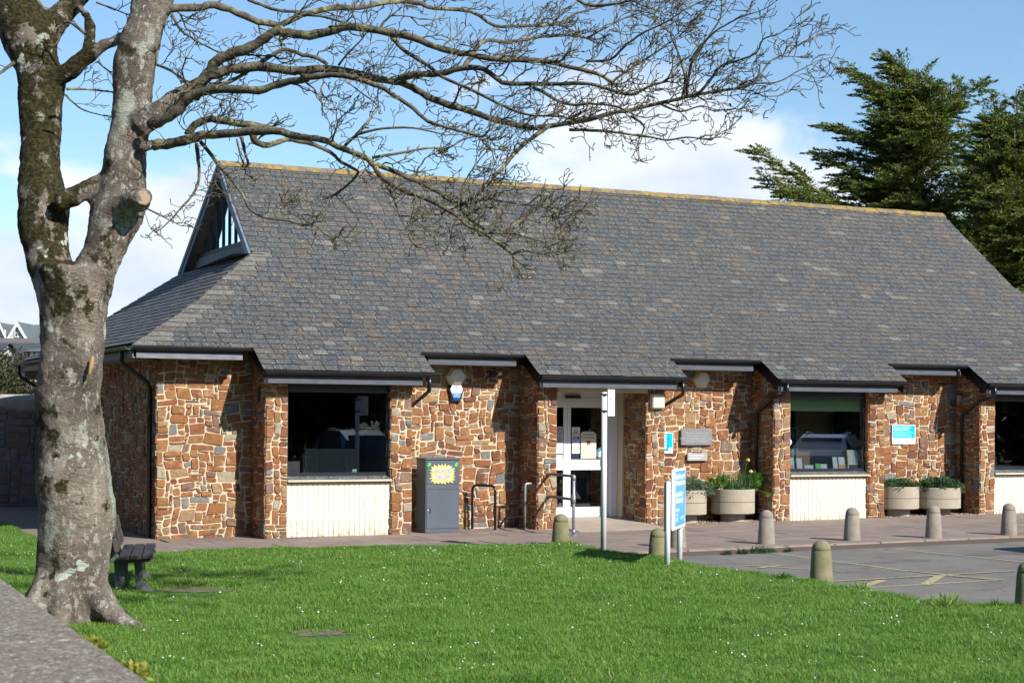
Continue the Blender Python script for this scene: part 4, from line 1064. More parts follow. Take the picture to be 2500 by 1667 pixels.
for (x0_, x1_, yy) in ((.60,.86,.645), (.62,.82,.62)): 
    x_ = px0+x0_*bw
    while x_ < px0+x1_*bw: l_.box(x_, x_+.025, yy, yy+.01, .0062, .0072, M=FM); x_ += .033
for yy in (.56, .59, .62, .65): l_.box(px0+.89*bw, px0+.935*bw, yy, yy+.012, .0062, .0072, M=FM)
l_.build('small_print', LETW, t)
l_ = MB()
for i in range(7): l_.box(px0+.10*bw-.012, px0+.10*bw+.012+.01*(i % 2), 1.10+.022*i, 1.112+.022*i, .0042, .0052, M=FM)
l_.box(px0+.06*bw, px0+.17*bw, 1.05, 1.06, .0042, .0052, M=FM); l_.box(px0+.06*bw, px0+.16*bw, .845, .855, .0042, .0052, M=FM)
for i in range(5): l_.box(px0+.11*bw-.010, px0+.11*bw+.010, .90+.025*i, .914+.025*i, .0042, .0052, M=FM)
l_.build('crest', mat('crest_print', (.45,.35,.38), rough=.6), t)

# ------------------------------------------------------------------ bollards
def bollard(x, y, h, label, m, r=.14, lean=0):
    g0 = gxy(x, y) - (.09 if UV(x, y)[1] < VK else 0)
    if h > .6: h = .54
    t = thing('bollard', label, 'bollard', T(x, y, g0) @ Matrix.Rotation(lean, 4, 'Y') @ Matrix.Rotation(rng.random()*6, 4, 'Z'), 'round topped concrete bollards')
    hs = h-.125
    bd = MB(); prof = [(r,-.12), (r,.0), (r*.985,.05), (r*.82,hs-.012), (r*.79,hs-.004), (r*.79,hs)]
    bd.lathe(prof, 28); bd.build('shaft', m, t)
    c = MB(); cr_ = r*.775; c.lathe([(cr_,hs+.0005)] + [(cr_*math.cos(q), hs+.02+(.105)*math.sin(q)) for q in [PI/2*i/7 for i in range(7)]] + [(.004, h)], 28); c.build('cap', m, t)
    return t
bollard(.795, 27.20, .50, 'bollard at the grass edge right in front of the entrance', BOLLG, .148, .01)
bollard(2.158, 25.09, .50, 'bollard half hidden to the left behind the library sign board', BOLLG, .14)
bollard(2.616, 26.76, .54, 'bollard on the paving seen between the two sign posts', BOLL, .135)
bollard(4.105, 27.40, .545, 'kerbside bollard in front of the right hand pillar and round planter', BOLL)
bollard(5.623, 28.12, .545, 'kerbside bollard in front of the leaflet window and cream panel', BOLL)
bollard(7.091, 28.62, .545, 'kerbside bollard in front of the two leafy planters', BOLL)
bollard(8.561, 29.33, .545, 'kerbside bollard farthest right, by the last window', BOLL)
bollard(3.90, 21.40, .60, 'greenish mossy bollard standing between the grass and the car park', BOLLG, .150, -.01)
bollard(5.57, 18.35, .60, 'mossy bollard cut by the right edge of the picture', BOLLG, .150)

# ------------------------------------------------------------------ planters
LF1 = leafmat('planter_leaf', (.045,.10,.035), (.10,.17,.08), scale=12)
LF2 = leafmat('bright_leaf', (.07,.19,.02), (.14,.30,.04), scale=9)
LF3 = leafmat('silver_leaf', (.09,.15,.08), (.20,.26,.16), scale=12)
def planter(u, v, r, zt, zb, label, zm=None):
    g0 = ground(u)
    t = thing('planter', label, 'planter', BM @ T(u, v, g0), 'round concrete planters by the recessed walls')
    zb -= g0; zt -= g0; zm = (zb+zt)/2
    MB().lathe([(r*.55,-.02), (r*.55,zb)], 36, smooth=False).build('plinth', CONC, t)
    MB().lathe([(r*.9,zb+.0), (r,zb+.02), (r,zm-.007), (r*.985,zm-.006)], 48, smooth=False).build('drum', CONC, t)
    c = MB(); c.lathe([(r*.985,zm-.0055), (r*.985,zm+.0)], 48, smooth=False); c.build('joint', PAVEJ, t)
    MB().lathe([(r*.985,zm+.001), (r,zm+.005), (r,zt-.006), (r*.99,zt), (r*.86,zt), (r*.86,zt-.05)], 48, smooth=False).build('drum', CONC, t)
    MB().lathe([(.01,zt-.06), (r*.86,zt-.06), (r*.86,zt-.05), (.01,zt-.03)], 30).build('compost', SOIL, t)
    return t
def leafball(name, label, c, rx, ry, rz, n, ll, lw, m, seed, droop=.0, cat='plant', shell=.55):
    r = np.random.default_rng(seed)
    d = r.normal(size=(n, 3)); d /= np.linalg.norm(d, axis=1)[:, None]; d[:, 2] = np.abs(d[:, 2])*1.0 - droop*r.random(n)
    rad = shell+(1-shell)*r.random(n)**.6
    lump = 1 + .16*np.sin(d[:, 0]*7+seed) * np.cos(d[:, 1]*6+1.3*seed)
    p = d*rad[:, None]*lump[:, None]*np.array([rx, ry, rz])
    ax = d*.7 + r.normal(size=(n, 3))*.55 + np.array([0, 0, .35]); ax /= np.linalg.norm(ax, axis=1)[:, None]
    sd_ = np.cross(ax, r.normal(size=(n, 3))); sd_ /= np.linalg.norm(sd_, axis=1)[:, None]
    L = ll*r.uniform(.6, 1.25, n)[:, None]; Wd = lw*r.uniform(.7, 1.2, n)[:, None]
    V = np.stack([p, p+ax*L*.55+sd_*Wd, p+ax*L, p+ax*L*.55-sd_*Wd], 1).reshape(-1, 3)
    F = np.arange(4*n).reshape(n, 4)
    t = thing(name, label, cat, c if isinstance(c, Matrix) else T(*c))
    npmesh('foliage', V, F, m, parent=t)
    return t
PLN = [(8.455,.42,.41,.615,.14,'round planter behind the library sign board, partly hidden'), (9.52,.40,.425,.62,.14,'widest round planter with daffodils'), (13.44,.30,.405,.63,.17,'left planter of the pair under the blue parking sign'), (14.43,.28,.455,.60,.165,'right planter of the pair under the blue parking sign')]
for q in PLN: planter(*q)
def atop(i, dz=0, du=0, dv=0): u, v, r, zt = PLN[i][:4]; return BM @ T(u+du, v+dv, zt+dz)
leafball('leafy_shrub', 'low silvery green shrub spilling over the planter behind the sign', atop(0,-.03,.05), .46, .42, .27, 2600, .07, .014, LF3, 1, .35)
leafball('leafy_shrub', 'sparse low green shrub in the left planter of the right pair', atop(2,-.02), .42, .36, .17, 1900, .055, .013, LF1, 2, .2)
leafball('leafy_shrub', 'dense rounded green shrub in the right planter of the right pair', atop(3,-.03), .50, .44, .25, 3200, .06, .018, LF1, 3, .35)
def starplant(label, M, R_, n, seed, m=LF2):
    t = thing('spurge_plant', label, 'plant', M)
    r = random.Random(seed); lf = MB(); st = MB()
    for i in range(n):
        a = r.uniform(0, 6.28); e = r.uniform(-.25, 1.4); d = Vector((math.cos(a)*math.cos(e), math.sin(a)*math.cos(e), math.sin(e)*.85)); tip = d*R_*r.uniform(.7, 1.05)
        st.tube([(0,0,-.03), tip*.5+Vector((0,0,.03)), tip], .006, 4)
        ax = (d+Vector((0,0,.2))).normalized(); e1 = ax.orthogonal().normalized(); e2 = ax.cross(e1)
        for j in range(22):
            q = j*2.4; sp_ = .35+.9*(j/22); dd = (ax*math.cos(sp_)+(e1*math.cos(q)+e2*math.sin(q))*math.sin(sp_)).normalized(); L = r.uniform(.07,.11); b0 = tip-ax*.03*(j/11)
            s_ = dd.cross(ax).normalized()*.0085 if dd.cross(ax).length > 1e-3 else e1*.008
            lf.add([b0, b0+dd*L*.6+s_, b0+dd*L, b0+dd*L*.6-s_], [(0,1,2,3)])
    st.build('stems', LF2, t, kind='stuff'); lf.build('leaves', m, t, kind='stuff'); return t
starplant('bright whorled spurge at the left side of the widest planter', atop(1,.03,-.36,-.02), .26, 26, 4)
starplant('bright whorled spurge hanging over the right rim of the widest planter', atop(1,-.03,.40,-.10), .36, 40, 5)
t = thing('daffodil_clump', 'clump of narrow leaved daffodils with two open yellow flowers', 'daffodils', atop(1,-.04,.08,-.05))
r = random.Random(8); lf = MB()
for i in range(210):
    bx_, by_ = r.uniform(-.26,.22), r.uniform(-.18,.2); h = r.uniform(.16,.36)*(1.25 if bx_ > .05 else 1); lx, ly = r.uniform(-.08,.08), r.uniform(-.08,.04); s_ = Vector((r.uniform(-1,1), r.uniform(-1,1), 0)).normalized()*.006
    p0 = Vector((bx_,by_,0)); p1 = Vector((bx_+lx*.4,by_+ly*.4,h*.6)); p2 = Vector((bx_+lx,by_+ly,h))
    lf.add([p0-s_, p0+s_, p1+s_, p1-s_, p2], [(0,1,2,3), (3,2,4)])
lf.build('leaves', leafmat('daffodil_leaf', (.08,.16,.07), (.14,.26,.12), scale=10), t, kind='stuff')
YF = mat('daffodil_yellow', (.80,.62,.03), rough=.5); YP = mat('pale_petal', (.75,.72,.45), rough=.5)
for (x_, y_, h, open_, m_) in ((.20,-.02,.60,1,YF), (.24,-.06,.38,1,YP), (-.05,-.05,.40,0,YP), (.02,.0,.42,0,YP), (-.12,.0,.37,0,YP)):
    f_ = MB(); f_.tube([(x_*.5,y_,0), (x_*.8,y_,h*.7), (x_,y_-.01,h)], .005, 5); f_.build('stem', LF2, t)
    b_ = MB(); c_ = Vector((x_, y_-.03, h))
    if open_:
        for k in range(6):
            q = k*PI/3; b_.add([c_, c_+Vector((math.cos(q-.3)*.022,.0,math.sin(q-.3)*.022)), c_+Vector((math.cos(q)*.045,.008,math.sin(q)*.045)), c_+Vector((math.cos(q+.3)*.022,.0,math.sin(q+.3)*.022))], [(0,1,2,3)])
        b_.lathe([(.010,0),(.014,.02),(.020,.035),(.018,.035)], 10, M=T(*c_) @ Matrix.Rotation(PI/2, 4, 'X'))
    else: b_.tube([c_+Vector((0,.02,-.02)), c_+Vector((0,.01,.0)), c_+Vector((.01,-.0,.025))], [.006,.012,.003], 6)
    b_.build('flower', m_, t)
# gravel strip under the planters
GRAV = [mat('gravel', c, rough=.9) for c in ((.34,.26,.19), (.24,.17,.13), (.42,.36,.30), (.18,.13,.11))]
gv = MB(); r = random.Random(9)
for (u0, u1) in ((7.80, 10.12), (12.85, 15.2)):
    for i in range(900):
        u, v = r.uniform(u0, u1), r.uniform(-.16, .74); s_ = r.uniform(.010, .026); z = ground(u)+.0
        vs = [(u+s_*math.cos(k*2.1+i)*r.uniform(.7,1.3), v+s_*math.sin(k*2.1+i)*r.uniform(.7,1.3), z-.004) for k in range(3)]
        vs.append((u, v, z+s_*r.uniform(.5,1)))
        gv.add(vs, [(0,1,3), (1,2,3), (2,0,3)], r.randrange(4))
gv.build('gravel', GRAV, M=BM, kind='stuff')

# ------------------------------------------------------------------ bench behind the tree
WOOD = mat('bench_slat', (.065,.05,.05), (.10,.078,.07), scale=6, rough=.55, bump=.35, bscale=14, stretch=(1,1,1), spec=.45)
CAST = mat('bench_casting', (.085,.095,.095), (.15,.155,.15), scale=14, rough=.75, bump=.4)
bo = Vector((-4.38, 19.95, gxy(-4.4,19.9))); dirv = Vector((-.19, 1.0, 0)).normalized()
ang = math.atan2(dirv.y, dirv.x) - PI/2
t = thing('park_bench', 'dark slatted park bench on cast supports behind the tree', 'bench', T(*bo) @ Matrix.Rotation(ang, 4, 'Z'))
# local: y along the bench, x towards the lawn (front), back at -x
for i in range(3): 
    x0_ = -.20+i*.135
    MB().bbox(x0_, x0_+.125, 0, 1.9, .395+.006*i, .445+.006*i, .008).build('seat_slat', WOOD, t)
for i in range(2):
    Mb = T(-.225, 0, .49) @ Matrix.Rotation(-.22, 4, 'Y') @ T(0, 0, .175*i)
    MB().bbox(-.025, .025, 0, 1.9, 0, .165, .008, M=Mb).build('back_slat', WOOD, t)
for y_ in (.30, 1.55):
    s_ = MB(); Mx = T(0, y_+.03, 0) @ Matrix.Rotation(PI/2, 4, 'X')
    s_.prism([(-.24,.33), (.20,.36), (.20,.39), (-.22,.39), (-.26,.52), (-.34,.86), (-.38,.85), (-.31,.50), (-.30,.36)], 0, .06, M=Mx)
    s_.prism([(-.24,0), (-.15,0), (-.13,.34), (-.26,.34)], 0, .06, M=Mx); s_.prism([(.0,.0), (.09,0), (.06,.35), (-.03,.35)], 0, .06, M=Mx)
    s_.prism([(.09,.0), (.20,.0), (.16,.06), (.07,.13)], 0, .05, M=Mx); s_.prism([(-.24,-.06), (.20,-.06), (.20,.03), (-.24,.03)], .005, .055, M=Mx)
    s_.build('bench_support', CAST, t)

# ------------------------------------------------------------------ the big bare tree
def barkmat():
    m = mat('bark', (.29,.245,.195), (.115,.095,.075), scale=2.2, rough=.95, bump=0, stretch=(1,1,.55),
            extra=[((.40,.38,.32), 7.0, .56, .64), ((.13,.105,.085), 16, .60, .72), ((.36,.39,.32), 2.6, .58, .64), ((.44,.40,.34), 30, .57, .65)])
    t = m.node_tree; b = t.nodes['Principled BSDF']
    # moss: grows on the left stem and in damp upper crotches (world position), broken up by noise
    g = N(t, 'ShaderNodeNewGeometry'); sp = N(t, 'ShaderNodeSeparateXYZ'); t.links.new(g.outputs['Position'], sp.inputs[0])
    nz = N(t, 'ShaderNodeTexNoise'); nz.inputs['Scale'].default_value = 3.3; nz.inputs['Detail'].default_value = 8; nz.inputs['Roughness'].default_value = .65; t.links.new(g.outputs['Position'], nz.inputs['Vector'])
    left = N(t, 'ShaderNodeMapRange'); left.inputs['From Min'].default_value = -4.18; left.inputs['From Max'].default_value = -4.42; t.links.new(sp.outputs['X'], left.inputs['Value'])
    up = N(t, 'ShaderNodeMapRange'); up.inputs['From Min'].default_value = 2.6; up.inputs['From Max'].default_value = 3.9; t.links.new(sp.outputs['Z'], up.inputs['Value'])
    a = math_n('MULTIPLY', left.outputs[0], up.outputs[0], t); a = math_n('MULTIPLY', a, .17, t)
    s_ = math_n('ADD', nz.outputs['Fac'], a, t)
    f = N(t, 'ShaderNodeMapRange'); f.inputs['From Min'].default_value = .57; f.inputs['From Max'].default_value = .61; t.links.new(s_, f.inputs['Value'])
    n2_ = N(t, 'ShaderNodeTexNoise'); n2_.inputs['Scale'].default_value = 30; t.links.new(g.outputs['Position'], n2_.inputs['Vector'])
    rc = N(t, 'ShaderNodeValToRGB'); rc.color_ramp.elements[0].color = (.016,.013,.006,1); rc.color_ramp.elements[1].color = (.058,.050,.012,1); rc.color_ramp.elements[0].position = .4; rc.color_ramp.elements[1].position = .65
    t.links.new(n2_.outputs['Fac'], rc.inputs[0])
    mxx = N(t, 'ShaderNodeMix', data_type='RGBA'); old = b.inputs['Base Color'].links[0].from_socket
    t.links.new(f.outputs[0], mxx.inputs[0]); t.links.new(old, mxx.inputs[6]); t.links.new(rc.outputs[0], mxx.inputs[7])
    # pale lichen plates on top of it
    n4 = N(t, 'ShaderNodeTexNoise'); n4.inputs['Scale'].default_value = 3.6; n4.inputs['Detail'].default_value = 5; mpv = N(t, 'ShaderNodeMapping'); mpv.inputs['Location'].default_value = (4.3,2.2,1.7)
    t.links.new(g.outputs['Position'], mpv.inputs[0]); t.links.new(mpv.outputs[0], n4.inputs['Vector'])
    f4 = N(t, 'ShaderNodeMapRange'); f4.inputs['From Min'].default_value = .655; f4.inputs['From Max'].default_value = .67; t.links.new(n4.outputs['Fac'], f4.inputs['Value'])
    mx4 = N(t, 'ShaderNodeMix', data_type='RGBA'); t.links.new(f4.outputs[0], mx4.inputs[0]); t.links.new(mxx.outputs[2], mx4.inputs[6]); mx4.inputs[7].default_value = (.42,.46,.39,1)
    t.links.new(mx4.outputs[2], b.inputs['Base Color'])
    # wrinkled relief: stretched across the trunk
    mp_ = N(t, 'ShaderNodeMapping'); mp_.inputs['Scale'].default_value = (10,10,19); t.links.new(g.outputs['Position'], mp_.inputs[0])
    n3 = N(t, 'ShaderNodeTexNoise'); n3.inputs['Scale'].default_value = 1.0; n3.inputs['Detail'].default_value = 8; n3.inputs['Roughness'].default_value = .68; n3.inputs['Distortion'].default_value = 1.1; t.links.new(mp_.outputs[0], n3.inputs['Vector'])
    bp = N(t, 'ShaderNodeBump'); bp.inputs['Strength'].default_value = 1.0; bp.inputs['Distance'].default_value = .05
    t.links.new(n3.outputs['Fac'], bp.inputs['Height']); t.links.new(bp.outputs[0], b.inputs['Normal'])
    return m
BARK = barkmat()
BARK2 = mat('branch_bark', (.055,.045,.034), (.17,.15,.10), scale=9, rough=.95, bump=.6, bscale=40, extra=[((.27,.26,.13), 5.0, .54, .63), ((.05,.04,.03), 13, .6, .72)])
TWIG = mat('twig_bark', (.05,.04,.03), (.20,.18,.10), scale=4, rough=.9, lo=.4, hi=.6, extra=[((.10,.055,.05), 7, .55, .65)])
TREE = thing('bare_tree', 'large bare mossy tree with forked trunk and spreading lichened branches', 'tree', T(-4.4, 17.1, -.12))
TI = Matrix.Translation((4.4, -17.1, .12))
YT = 17.1
# trunk outline: (row, left, right) in photo pixels -> centre and radius at the trunk's distance
def col(rows, Y=YT, dy=0.0):
    pts = []; rad = []
    for i, (y, xl, xr) in enumerate(rows):
        c = at((xl+xr)/2, y, Y+dy*i/max(1, len(rows)-1)); pts.append(TI @ c); rad.append((xr-xl)/2/FPX*(Y+dy*i/max(1, len(rows)-1)))
    return pts, rad
tk = MB()
def tubecol(rows, Y=YT, dy=0.0, n=20): p, r = col(rows, Y, dy); tk.tube(p, r, n, 0, True)
tubecol([(1600,70,285), (1520,82,276), (1462,90,264), (1353,93,266), (1245,96,280), (1154,92,268), (1100,98,258), (1036,93,252), (978,88,243), (902,95,251), (844,99,254), (787,99,256), (730,95,264), (690,93,276), (655,92,284)])
tubecol([(760,100,190), (700,88,192), (672,80,188), (640,68,178), (615,61,170), (557,42,166), (500,48,170), (460,47,158), (409,51,146), (341,53,145), (272,46,149), (204,46,160), (160,36,145), (110,14,138), (68,-4,130), (0,-36,84), (-80,-75,36), (-200,-130,-30)], YT, 1.1)
tubecol([(780,150,255), (730,150,262), (690,165,280), (650,184,290), (615,203,306), (557,212,334), (520,214,352), (490,228,358), (443,247,357), (375,250,356), (306,268,368), (238,272,370), (170,270,373), (102,290,392), (51,312,404), (0,318,424), (-80,335,440), (-220,350,440)], YT, .4)
def limb_in(pts, rads, Y, dy=0.0):   # zoom A coordinates
    P3 = [TI @ at(x/2.936, y/2.936, Y+dy*i/(len(pts)-1)) for i, (x, y) in enumerate(pts)]; tk.tube(P3, [r/2.936/FPX*Y for r in rads], 14)
limb_in([(300,300), (380,190), (440,110), (540,10), (640,-120), (760,-300)], [110,98,90,78,70,55], YT+.8, .5)
limb_in([(420,560), (510,500), (600,420), (700,350), (800,300), (900,260), (990,200)], [55,62,62,55,48,46,46], YT+.6, -.2)
limb_in([(650,380), (640,290), (650,200), (620,110), (560,40), (500,-50)], [55,50,45,38,30,26], YT+.55, .5)
limb_in([(400,1460), (520,1420), (640,1340), (740,1270), (850,1200)], [70,75,62,52,50], YT+.05, .15)
limb_in([(980,920), (1080,850), (1200,760), (1330,670), (1450,590)], [100,88,72,64,58], YT+.1, .05)
limb_in([(1000,1062), (1080,1042), (1170,1034), (1250,1022), (1450,974)], [52,50,43,39,34], YT, 0)
limb_in([(860,1490), (940,1440), (1010,1412)], [95,72,52], YT-.05, -.30)
p = TI @ at(345, 481, YT-.36)
# root flare
for (dx, dy, L, r0) in ((.84,-.54,1.0,.16), (-.5,-.7,.45,.17), (.1,-.9,.40,.18), (-.8,.2,.45,.15), (.8,.4,.40,.15), (0,.8,.4,.15)):
    d = Vector((dx, dy, 0)).normalized(); tk.tube([Vector((-.02,0,.62))+d*.12, Vector((-.02,0,.30))+d*.30, Vector((-.02,0,.10))+d*(.30+L*.35), Vector((-.02,0,-.02))+d*(.32+L*.75), Vector((-.02,0,-.10))+d*(.35+L)], [r0*.8, r0*.95, r0*.72, r0*.45, r0*.25], 12)
# callus bulge around the old wound
q = TI @ at(205, 890, YT-.20); tk.lathe([(.01,-.30),(.10,-.2),(.14,0),(.10,.2),(.01,.30)], 16, M=T(*q) @ Matrix.Rotation(.1, 4, 'Y'))
tmp = tk.build('trunk', BARK)
rm = tmp.modifiers.new('r', 'REMESH'); rm.mode = 'VOXEL'; rm.voxel_size = .030; rm.use_smooth_shade = True
sm_ = tmp.modifiers.new('s', 'SMOOTH'); sm_.iterations = 7; sm_.factor = .6
me = bpy.data.meshes.new_from_object(tmp.evaluated_get(bpy.context.evaluated_depsgraph_get()))
old = tmp.data; tmp.data = me; tmp.modifiers.clear(); bpy.data.meshes.remove(old)
nv = len(me.vertices); cov = np.empty(nv*3, np.float32); me.vertices.foreach_get('co', cov); cov = cov.reshape(-1, 3)
nov = np.empty(nv*3, np.float32); me.vertices.foreach_get('normal', nov); nov = nov.reshape(-1, 3)
for i in range(nv):
    x, y, z = cov[i]
    d = noise.noise((x*2.2, y*2.2, z*1.6))*.030 + noise.noise((x*7, y*7, z*11))*.012 + noise.noise((x*15+3, y*15, z*38))*.007
    cov[i] += nov[i]*d
me.vertices.foreach_set('co', cov.ravel()); me.update(); me.name = 'trunk'
if not me.materials: me.materials.append(BARK)
me.polygons.foreach_set('use_smooth', np.ones(len(me.polygons), dtype=bool))
tmp.name = 'trunk'; tmp.parent = TREE; trunk = tmp
CUT = mat('cut_wood', (.42,.33,.24), (.30,.21,.14), scale=9, rough=.8, extra=[((.30,.14,.07), 14, .6, .7)])
c0 = TI @ at(350, 481, YT-.33); mb = MB()
nm = Vector((.42,-.9,.05)).normalized()
Mq = T(*c0) @ nm.to_track_quat('Z', 'Y').to_matrix().to_4x4()
mb.lathe([(.120,-.20), (.100,-.10), (.090,-.03), (.086,.010), (.076,.018), (.068,.004)], 22, M=Mq); mb.build('branch_stub', BARK, TREE)
MB().lathe([(.002,.003), (.069,.003), (.069,.006), (.002,.008)], 22, smooth=False, M=Mq @ Matrix.Diagonal((.95,1.05,1,1))).build('cut_face', CUT, TREE)
q = at(222, 893, YT-.345); 
mb = MB(); mb.lathe([(.002,-.10), (.016,-.08), (.022,0), (.016,.08), (.002,.10)], 10, M=T(*(TI @ q)) @ Matrix.Rotation(.2, 4, 'Y')); mb.build('exposed_wood', mat('exposed_wood', (.42,.27,.12), rough=.8), TREE)

ZO = {'A': (0, 0, 2.936), 'B': (500, 0, 2.936), 'C': (1200, 0, 2.936), 'D': (900, 350, 3.92), 'S': (0, 0, 1.0), 'E': (700, 500, 7.84)}
limbs = []
def smoothpath(pts, rad, sub=3):
    out, ro = [], []
    n = len(pts)
    for i in range(n-1):
        p0, p1, p2, p3 = pts[max(i-1,0)], pts[i], pts[i+1], pts[min(i+2,n-1)]
        for k in range(sub):
            t = k/sub
            out.append(0.5*((2*p1)+(p2-p0)*t+(2*p0-5*p1+4*p2-p3)*t*t+(3*p1-p0-3*p2+p3)*t**3)); ro.append(rad[i]+(rad[i+1]-rad[i])*t)
    out.append(pts[-1]); ro.append(rad[-1]); return out, ro
def limb(path, r0, r1, y0, y1, dens=1.0, name='branch', mid=None):
    """path: list of (zoom, [(x, y), ...]) segments; r in photo pixels; y0..y1 distance from the viewer"""
    px = [(ZO[z][0]+x/ZO[z][2], ZO[z][1]+y/ZO[z][2]) for z, q in path for x, y in q]
    L = [0]
    for a, b in zip(px, px[1:]): L.append(L[-1]+math.hypot(b[0]-a[0], b[1]-a[1]))
    pts = []; rad = []
    for (x, y), l in zip(px, L):
        t = l/L[-1]; Y = y0+(y1-y0)*t + (mid or 0)*math.sin(PI*t)
        pts.append(TI @ at(x, y, Y)); rad.append((r0+(r1-r0)*t**.8)/FPX*Y)
    pts, rad = smoothpath(pts, rad)
    for i in range(1, len(pts)-1): pts[i] = pts[i] + Vector((rng.uniform(-1,1), rng.uniform(-1,1), rng.uniform(-1,1)))*rad[i]*.22; rad[i] *= rng.uniform(.93, 1.10)
    mb = MB(); mb.tube(pts, rad, 10 if r0 > 6 else 6, 0, True, jit=.05)
    mb.build(name, BARK2, TREE); limbs.append((pts, rad, dens))
limb([('A',[(1390,700),(1480,540),(1560,430),(1650,395),(1800,340),(1900,275),(1980,222)]),('B',[(600,240),(750,255),(900,225),(1040,195),(1250,225),(1500,270),(1650,340),(1800,378),(1900,392),(2100,425),(2320,430)]),('C',[(400,445),(600,492),(760,530),(860,590)])], 15, 4.5, YT+.1, YT-1.2, .75)
limb([('A',[(1180,80),(1240,60),(1400,58),(1540,40),(1700,95),(1850,155),(1990,180)]),('B',[(600,155),(700,108),(900,65),(1100,55),(1300,22),(1500,18),(1650,62),(1900,82),(2080,185)]),('C',[(150,190),(300,185),(480,175)])], 10, 3, YT+.3, YT+1.6, .8)
limb([('A',[(1330,700),(1460,575),(1600,510),(1750,480),(1900,478),(2100,512)]),('B',[(650,512),(900,498),(1100,535),(1300,572),(1450,605),(1550,665),(1700,740),(1900,800),(2100,862),(2300,908)]),('C',[(350,912),(500,890),(700,860),(850,812),(1000,790),(1200,742),(1400,695),(1550,665),(1750,635)])], 13.5, 3.5, YT, YT-.6, .9)
limb([('A',[(1080,900),(1180,850),(1280,780),(1380,690),(1600,635),(1850,655),(2000,605),(2200,562)]),('B',[(700,555),(850,542),(1000,545),(1120,575),(1250,620),(1350,680),(1500,780),(1600,872),(1800,930),(1980,985)])], 14, 3, YT-.1, YT-1.8, .8)
limb([('A',[(1100,1045),(1250,1020),(1450,972),(1700,950),(1950,940),(2150,980),(2320,1005)]),('B',[(950,1050),(1100,1112),(1190,1165),(1250,1250),(1350,1330),(1500,1400)]),('D',[(420,480),(540,530),(650,575),(750,640),(850,700),(950,790),(1100,860),(1200,930),(1300,1000),(1380,1070),(1390,1150)])], 13, 3, YT, YT-2.2, .8)
limb([('A',[(1340,970),(1380,910),(1450,865),(1560,858),(1800,900),(1960,935)])], 9, 9, YT, YT-.1, .5)
limb([('A',[(1800,950),(1840,1020),(1920,1042),(2050,1002),(2200,1025)]),('B',[(900,1092),(980,1165),(1080,1215),(1095,1245),(1020,1330),(920,1400)])], 8.5, 2.2, YT-.1, YT+.6, .9)
limb([('B',[(1190,1165),(1300,1205),(1450,1270),(1600,1340),(1750,1425)]),('D',[(700,500),(790,550),(860,590),(900,660),(990,740),(1090,810)])], 6.5, 3.5, YT-1.2, YT-.9, .9)
limb([('C',[(420,900),(380,925),(300,985),(200,1065),(100,1180)]),('D',[(1150,370),(1060,470),(960,550),(880,590)])], 5.5, 4.2, YT-.4, YT-1.2, .8)
limb([('A',[(1410,1035),(1420,1150),(1428,1280),(1380,1400),(1300,1490),(1240,1560)]),('S',[(405,548),(392,560)])], 5, 1.5, YT, YT-.6, 1.3)
limb([('A',[(1440,1020),(1550,1160),(1650,1280),(1740,1400),(1790,1500),(1900,1560)]),('E',[(0,310),(250,370),(550,400),(700,540),(850,640)])], 5, 1.5, YT-.1, YT-1.5, .9)
limb([('B',[(265,990),(285,1080),(310,1185),(240,1215),(160,1245)])], 5, 1.5, YT-.2, YT-.5, 1.3)
limb([('B',[(230,1000),(250,1100),(280,1180)])], 3, 2, YT, YT-.2, 1.3)
limb([('D',[(170,400),(240,530),(300,690),(330,760),(355,815)])], 4, 1.2, YT-1.4, YT-1.7, 1.3)
limb([('D',[(300,700),(430,705),(520,800),(620,900),(690,970),(740,1010)])], 2.8, 1, YT-1.5, YT-2, 1.3)
limb([('B',[(1390,575),(1500,535),(1680,530),(1850,492),(2000,500),(2130,590),(2320,600)]),('C',[(400,605),(700,600),(850,645),(1000,680),(1120,625),(1230,590)])], 8.5, 3, YT-.3, YT-1.6, 1.0)
limb([('B',[(1850,492),(1900,420),(1960,330),(2030,288),(2200,310)]),('C',[(130,300),(250,285),(400,262),(580,255),(680,275)])], 6, 2.5, YT-.6, YT+.4, 1.0)
limb([('B',[(1340,270),(1450,380),(1600,470),(1700,552),(1900,640),(2100,740),(2280,815)]),('C',[(330,830),(480,835),(560,850)])], 5.5, 2.5, YT-.3, YT-2, .8)
limb([('C',[(300,630),(390,670),(500,735),(600,752),(700,745),(850,755),(980,800)])], 5, 2.5, YT-.9, YT-1.6, 1.0)
limb([('C',[(560,930),(700,935),(850,945),(1000,965),(1150,985),(1260,1005),(1400,985),(1530,1000)])], 4.5, 1.8, YT-.3, YT-.9, 1.1)
limb([('B',[(1005,1045),(1100,965),(1280,920),(1500,920),(1700,962)])], 4, 2, YT-.7, YT-1, .9)
limb([('B',[(1200,1130),(1350,1108),(1600,1062),(1750,1060),(1850,1000),(1980,975)])], 4, 2, YT-1.1, YT-.8, .9)
limb([('B',[(1080,970),(1200,830),(1240,760),(1100,650),(1050,610)])], 3.2, 1.5, YT-.9, YT-.7, 1.0)
limb([('A',[(1230,100),(1290,210),(1400,290),(1550,370),(1570,385)])], 4, 2, YT+.2, YT+.1, 1.2)
limb([('A',[(1110,460),(1230,510),(1340,590)])], 4, 3, YT+.4, YT+.1, 1.3)
limb([('A',[(1500,610),(1640,590),(1760,520),(1900,430),(2010,365)]),('B',[(600,360),(700,395),(800,415),(880,465)])], 5, 5, YT, YT, .6)
limb([('B',[(310,0),(400,35),(520,75),(680,90)])], 4.5, 3.5, YT+.8, YT+.7, .8)
limb([('B',[(740,110),(870,125),(1010,170)])], 3.5, 3, YT+.6, YT+.2, .8)
limb([('B',[(960,470),(1020,390),(1130,280)])], 3, 2, YT-.1, YT-.3, .8)
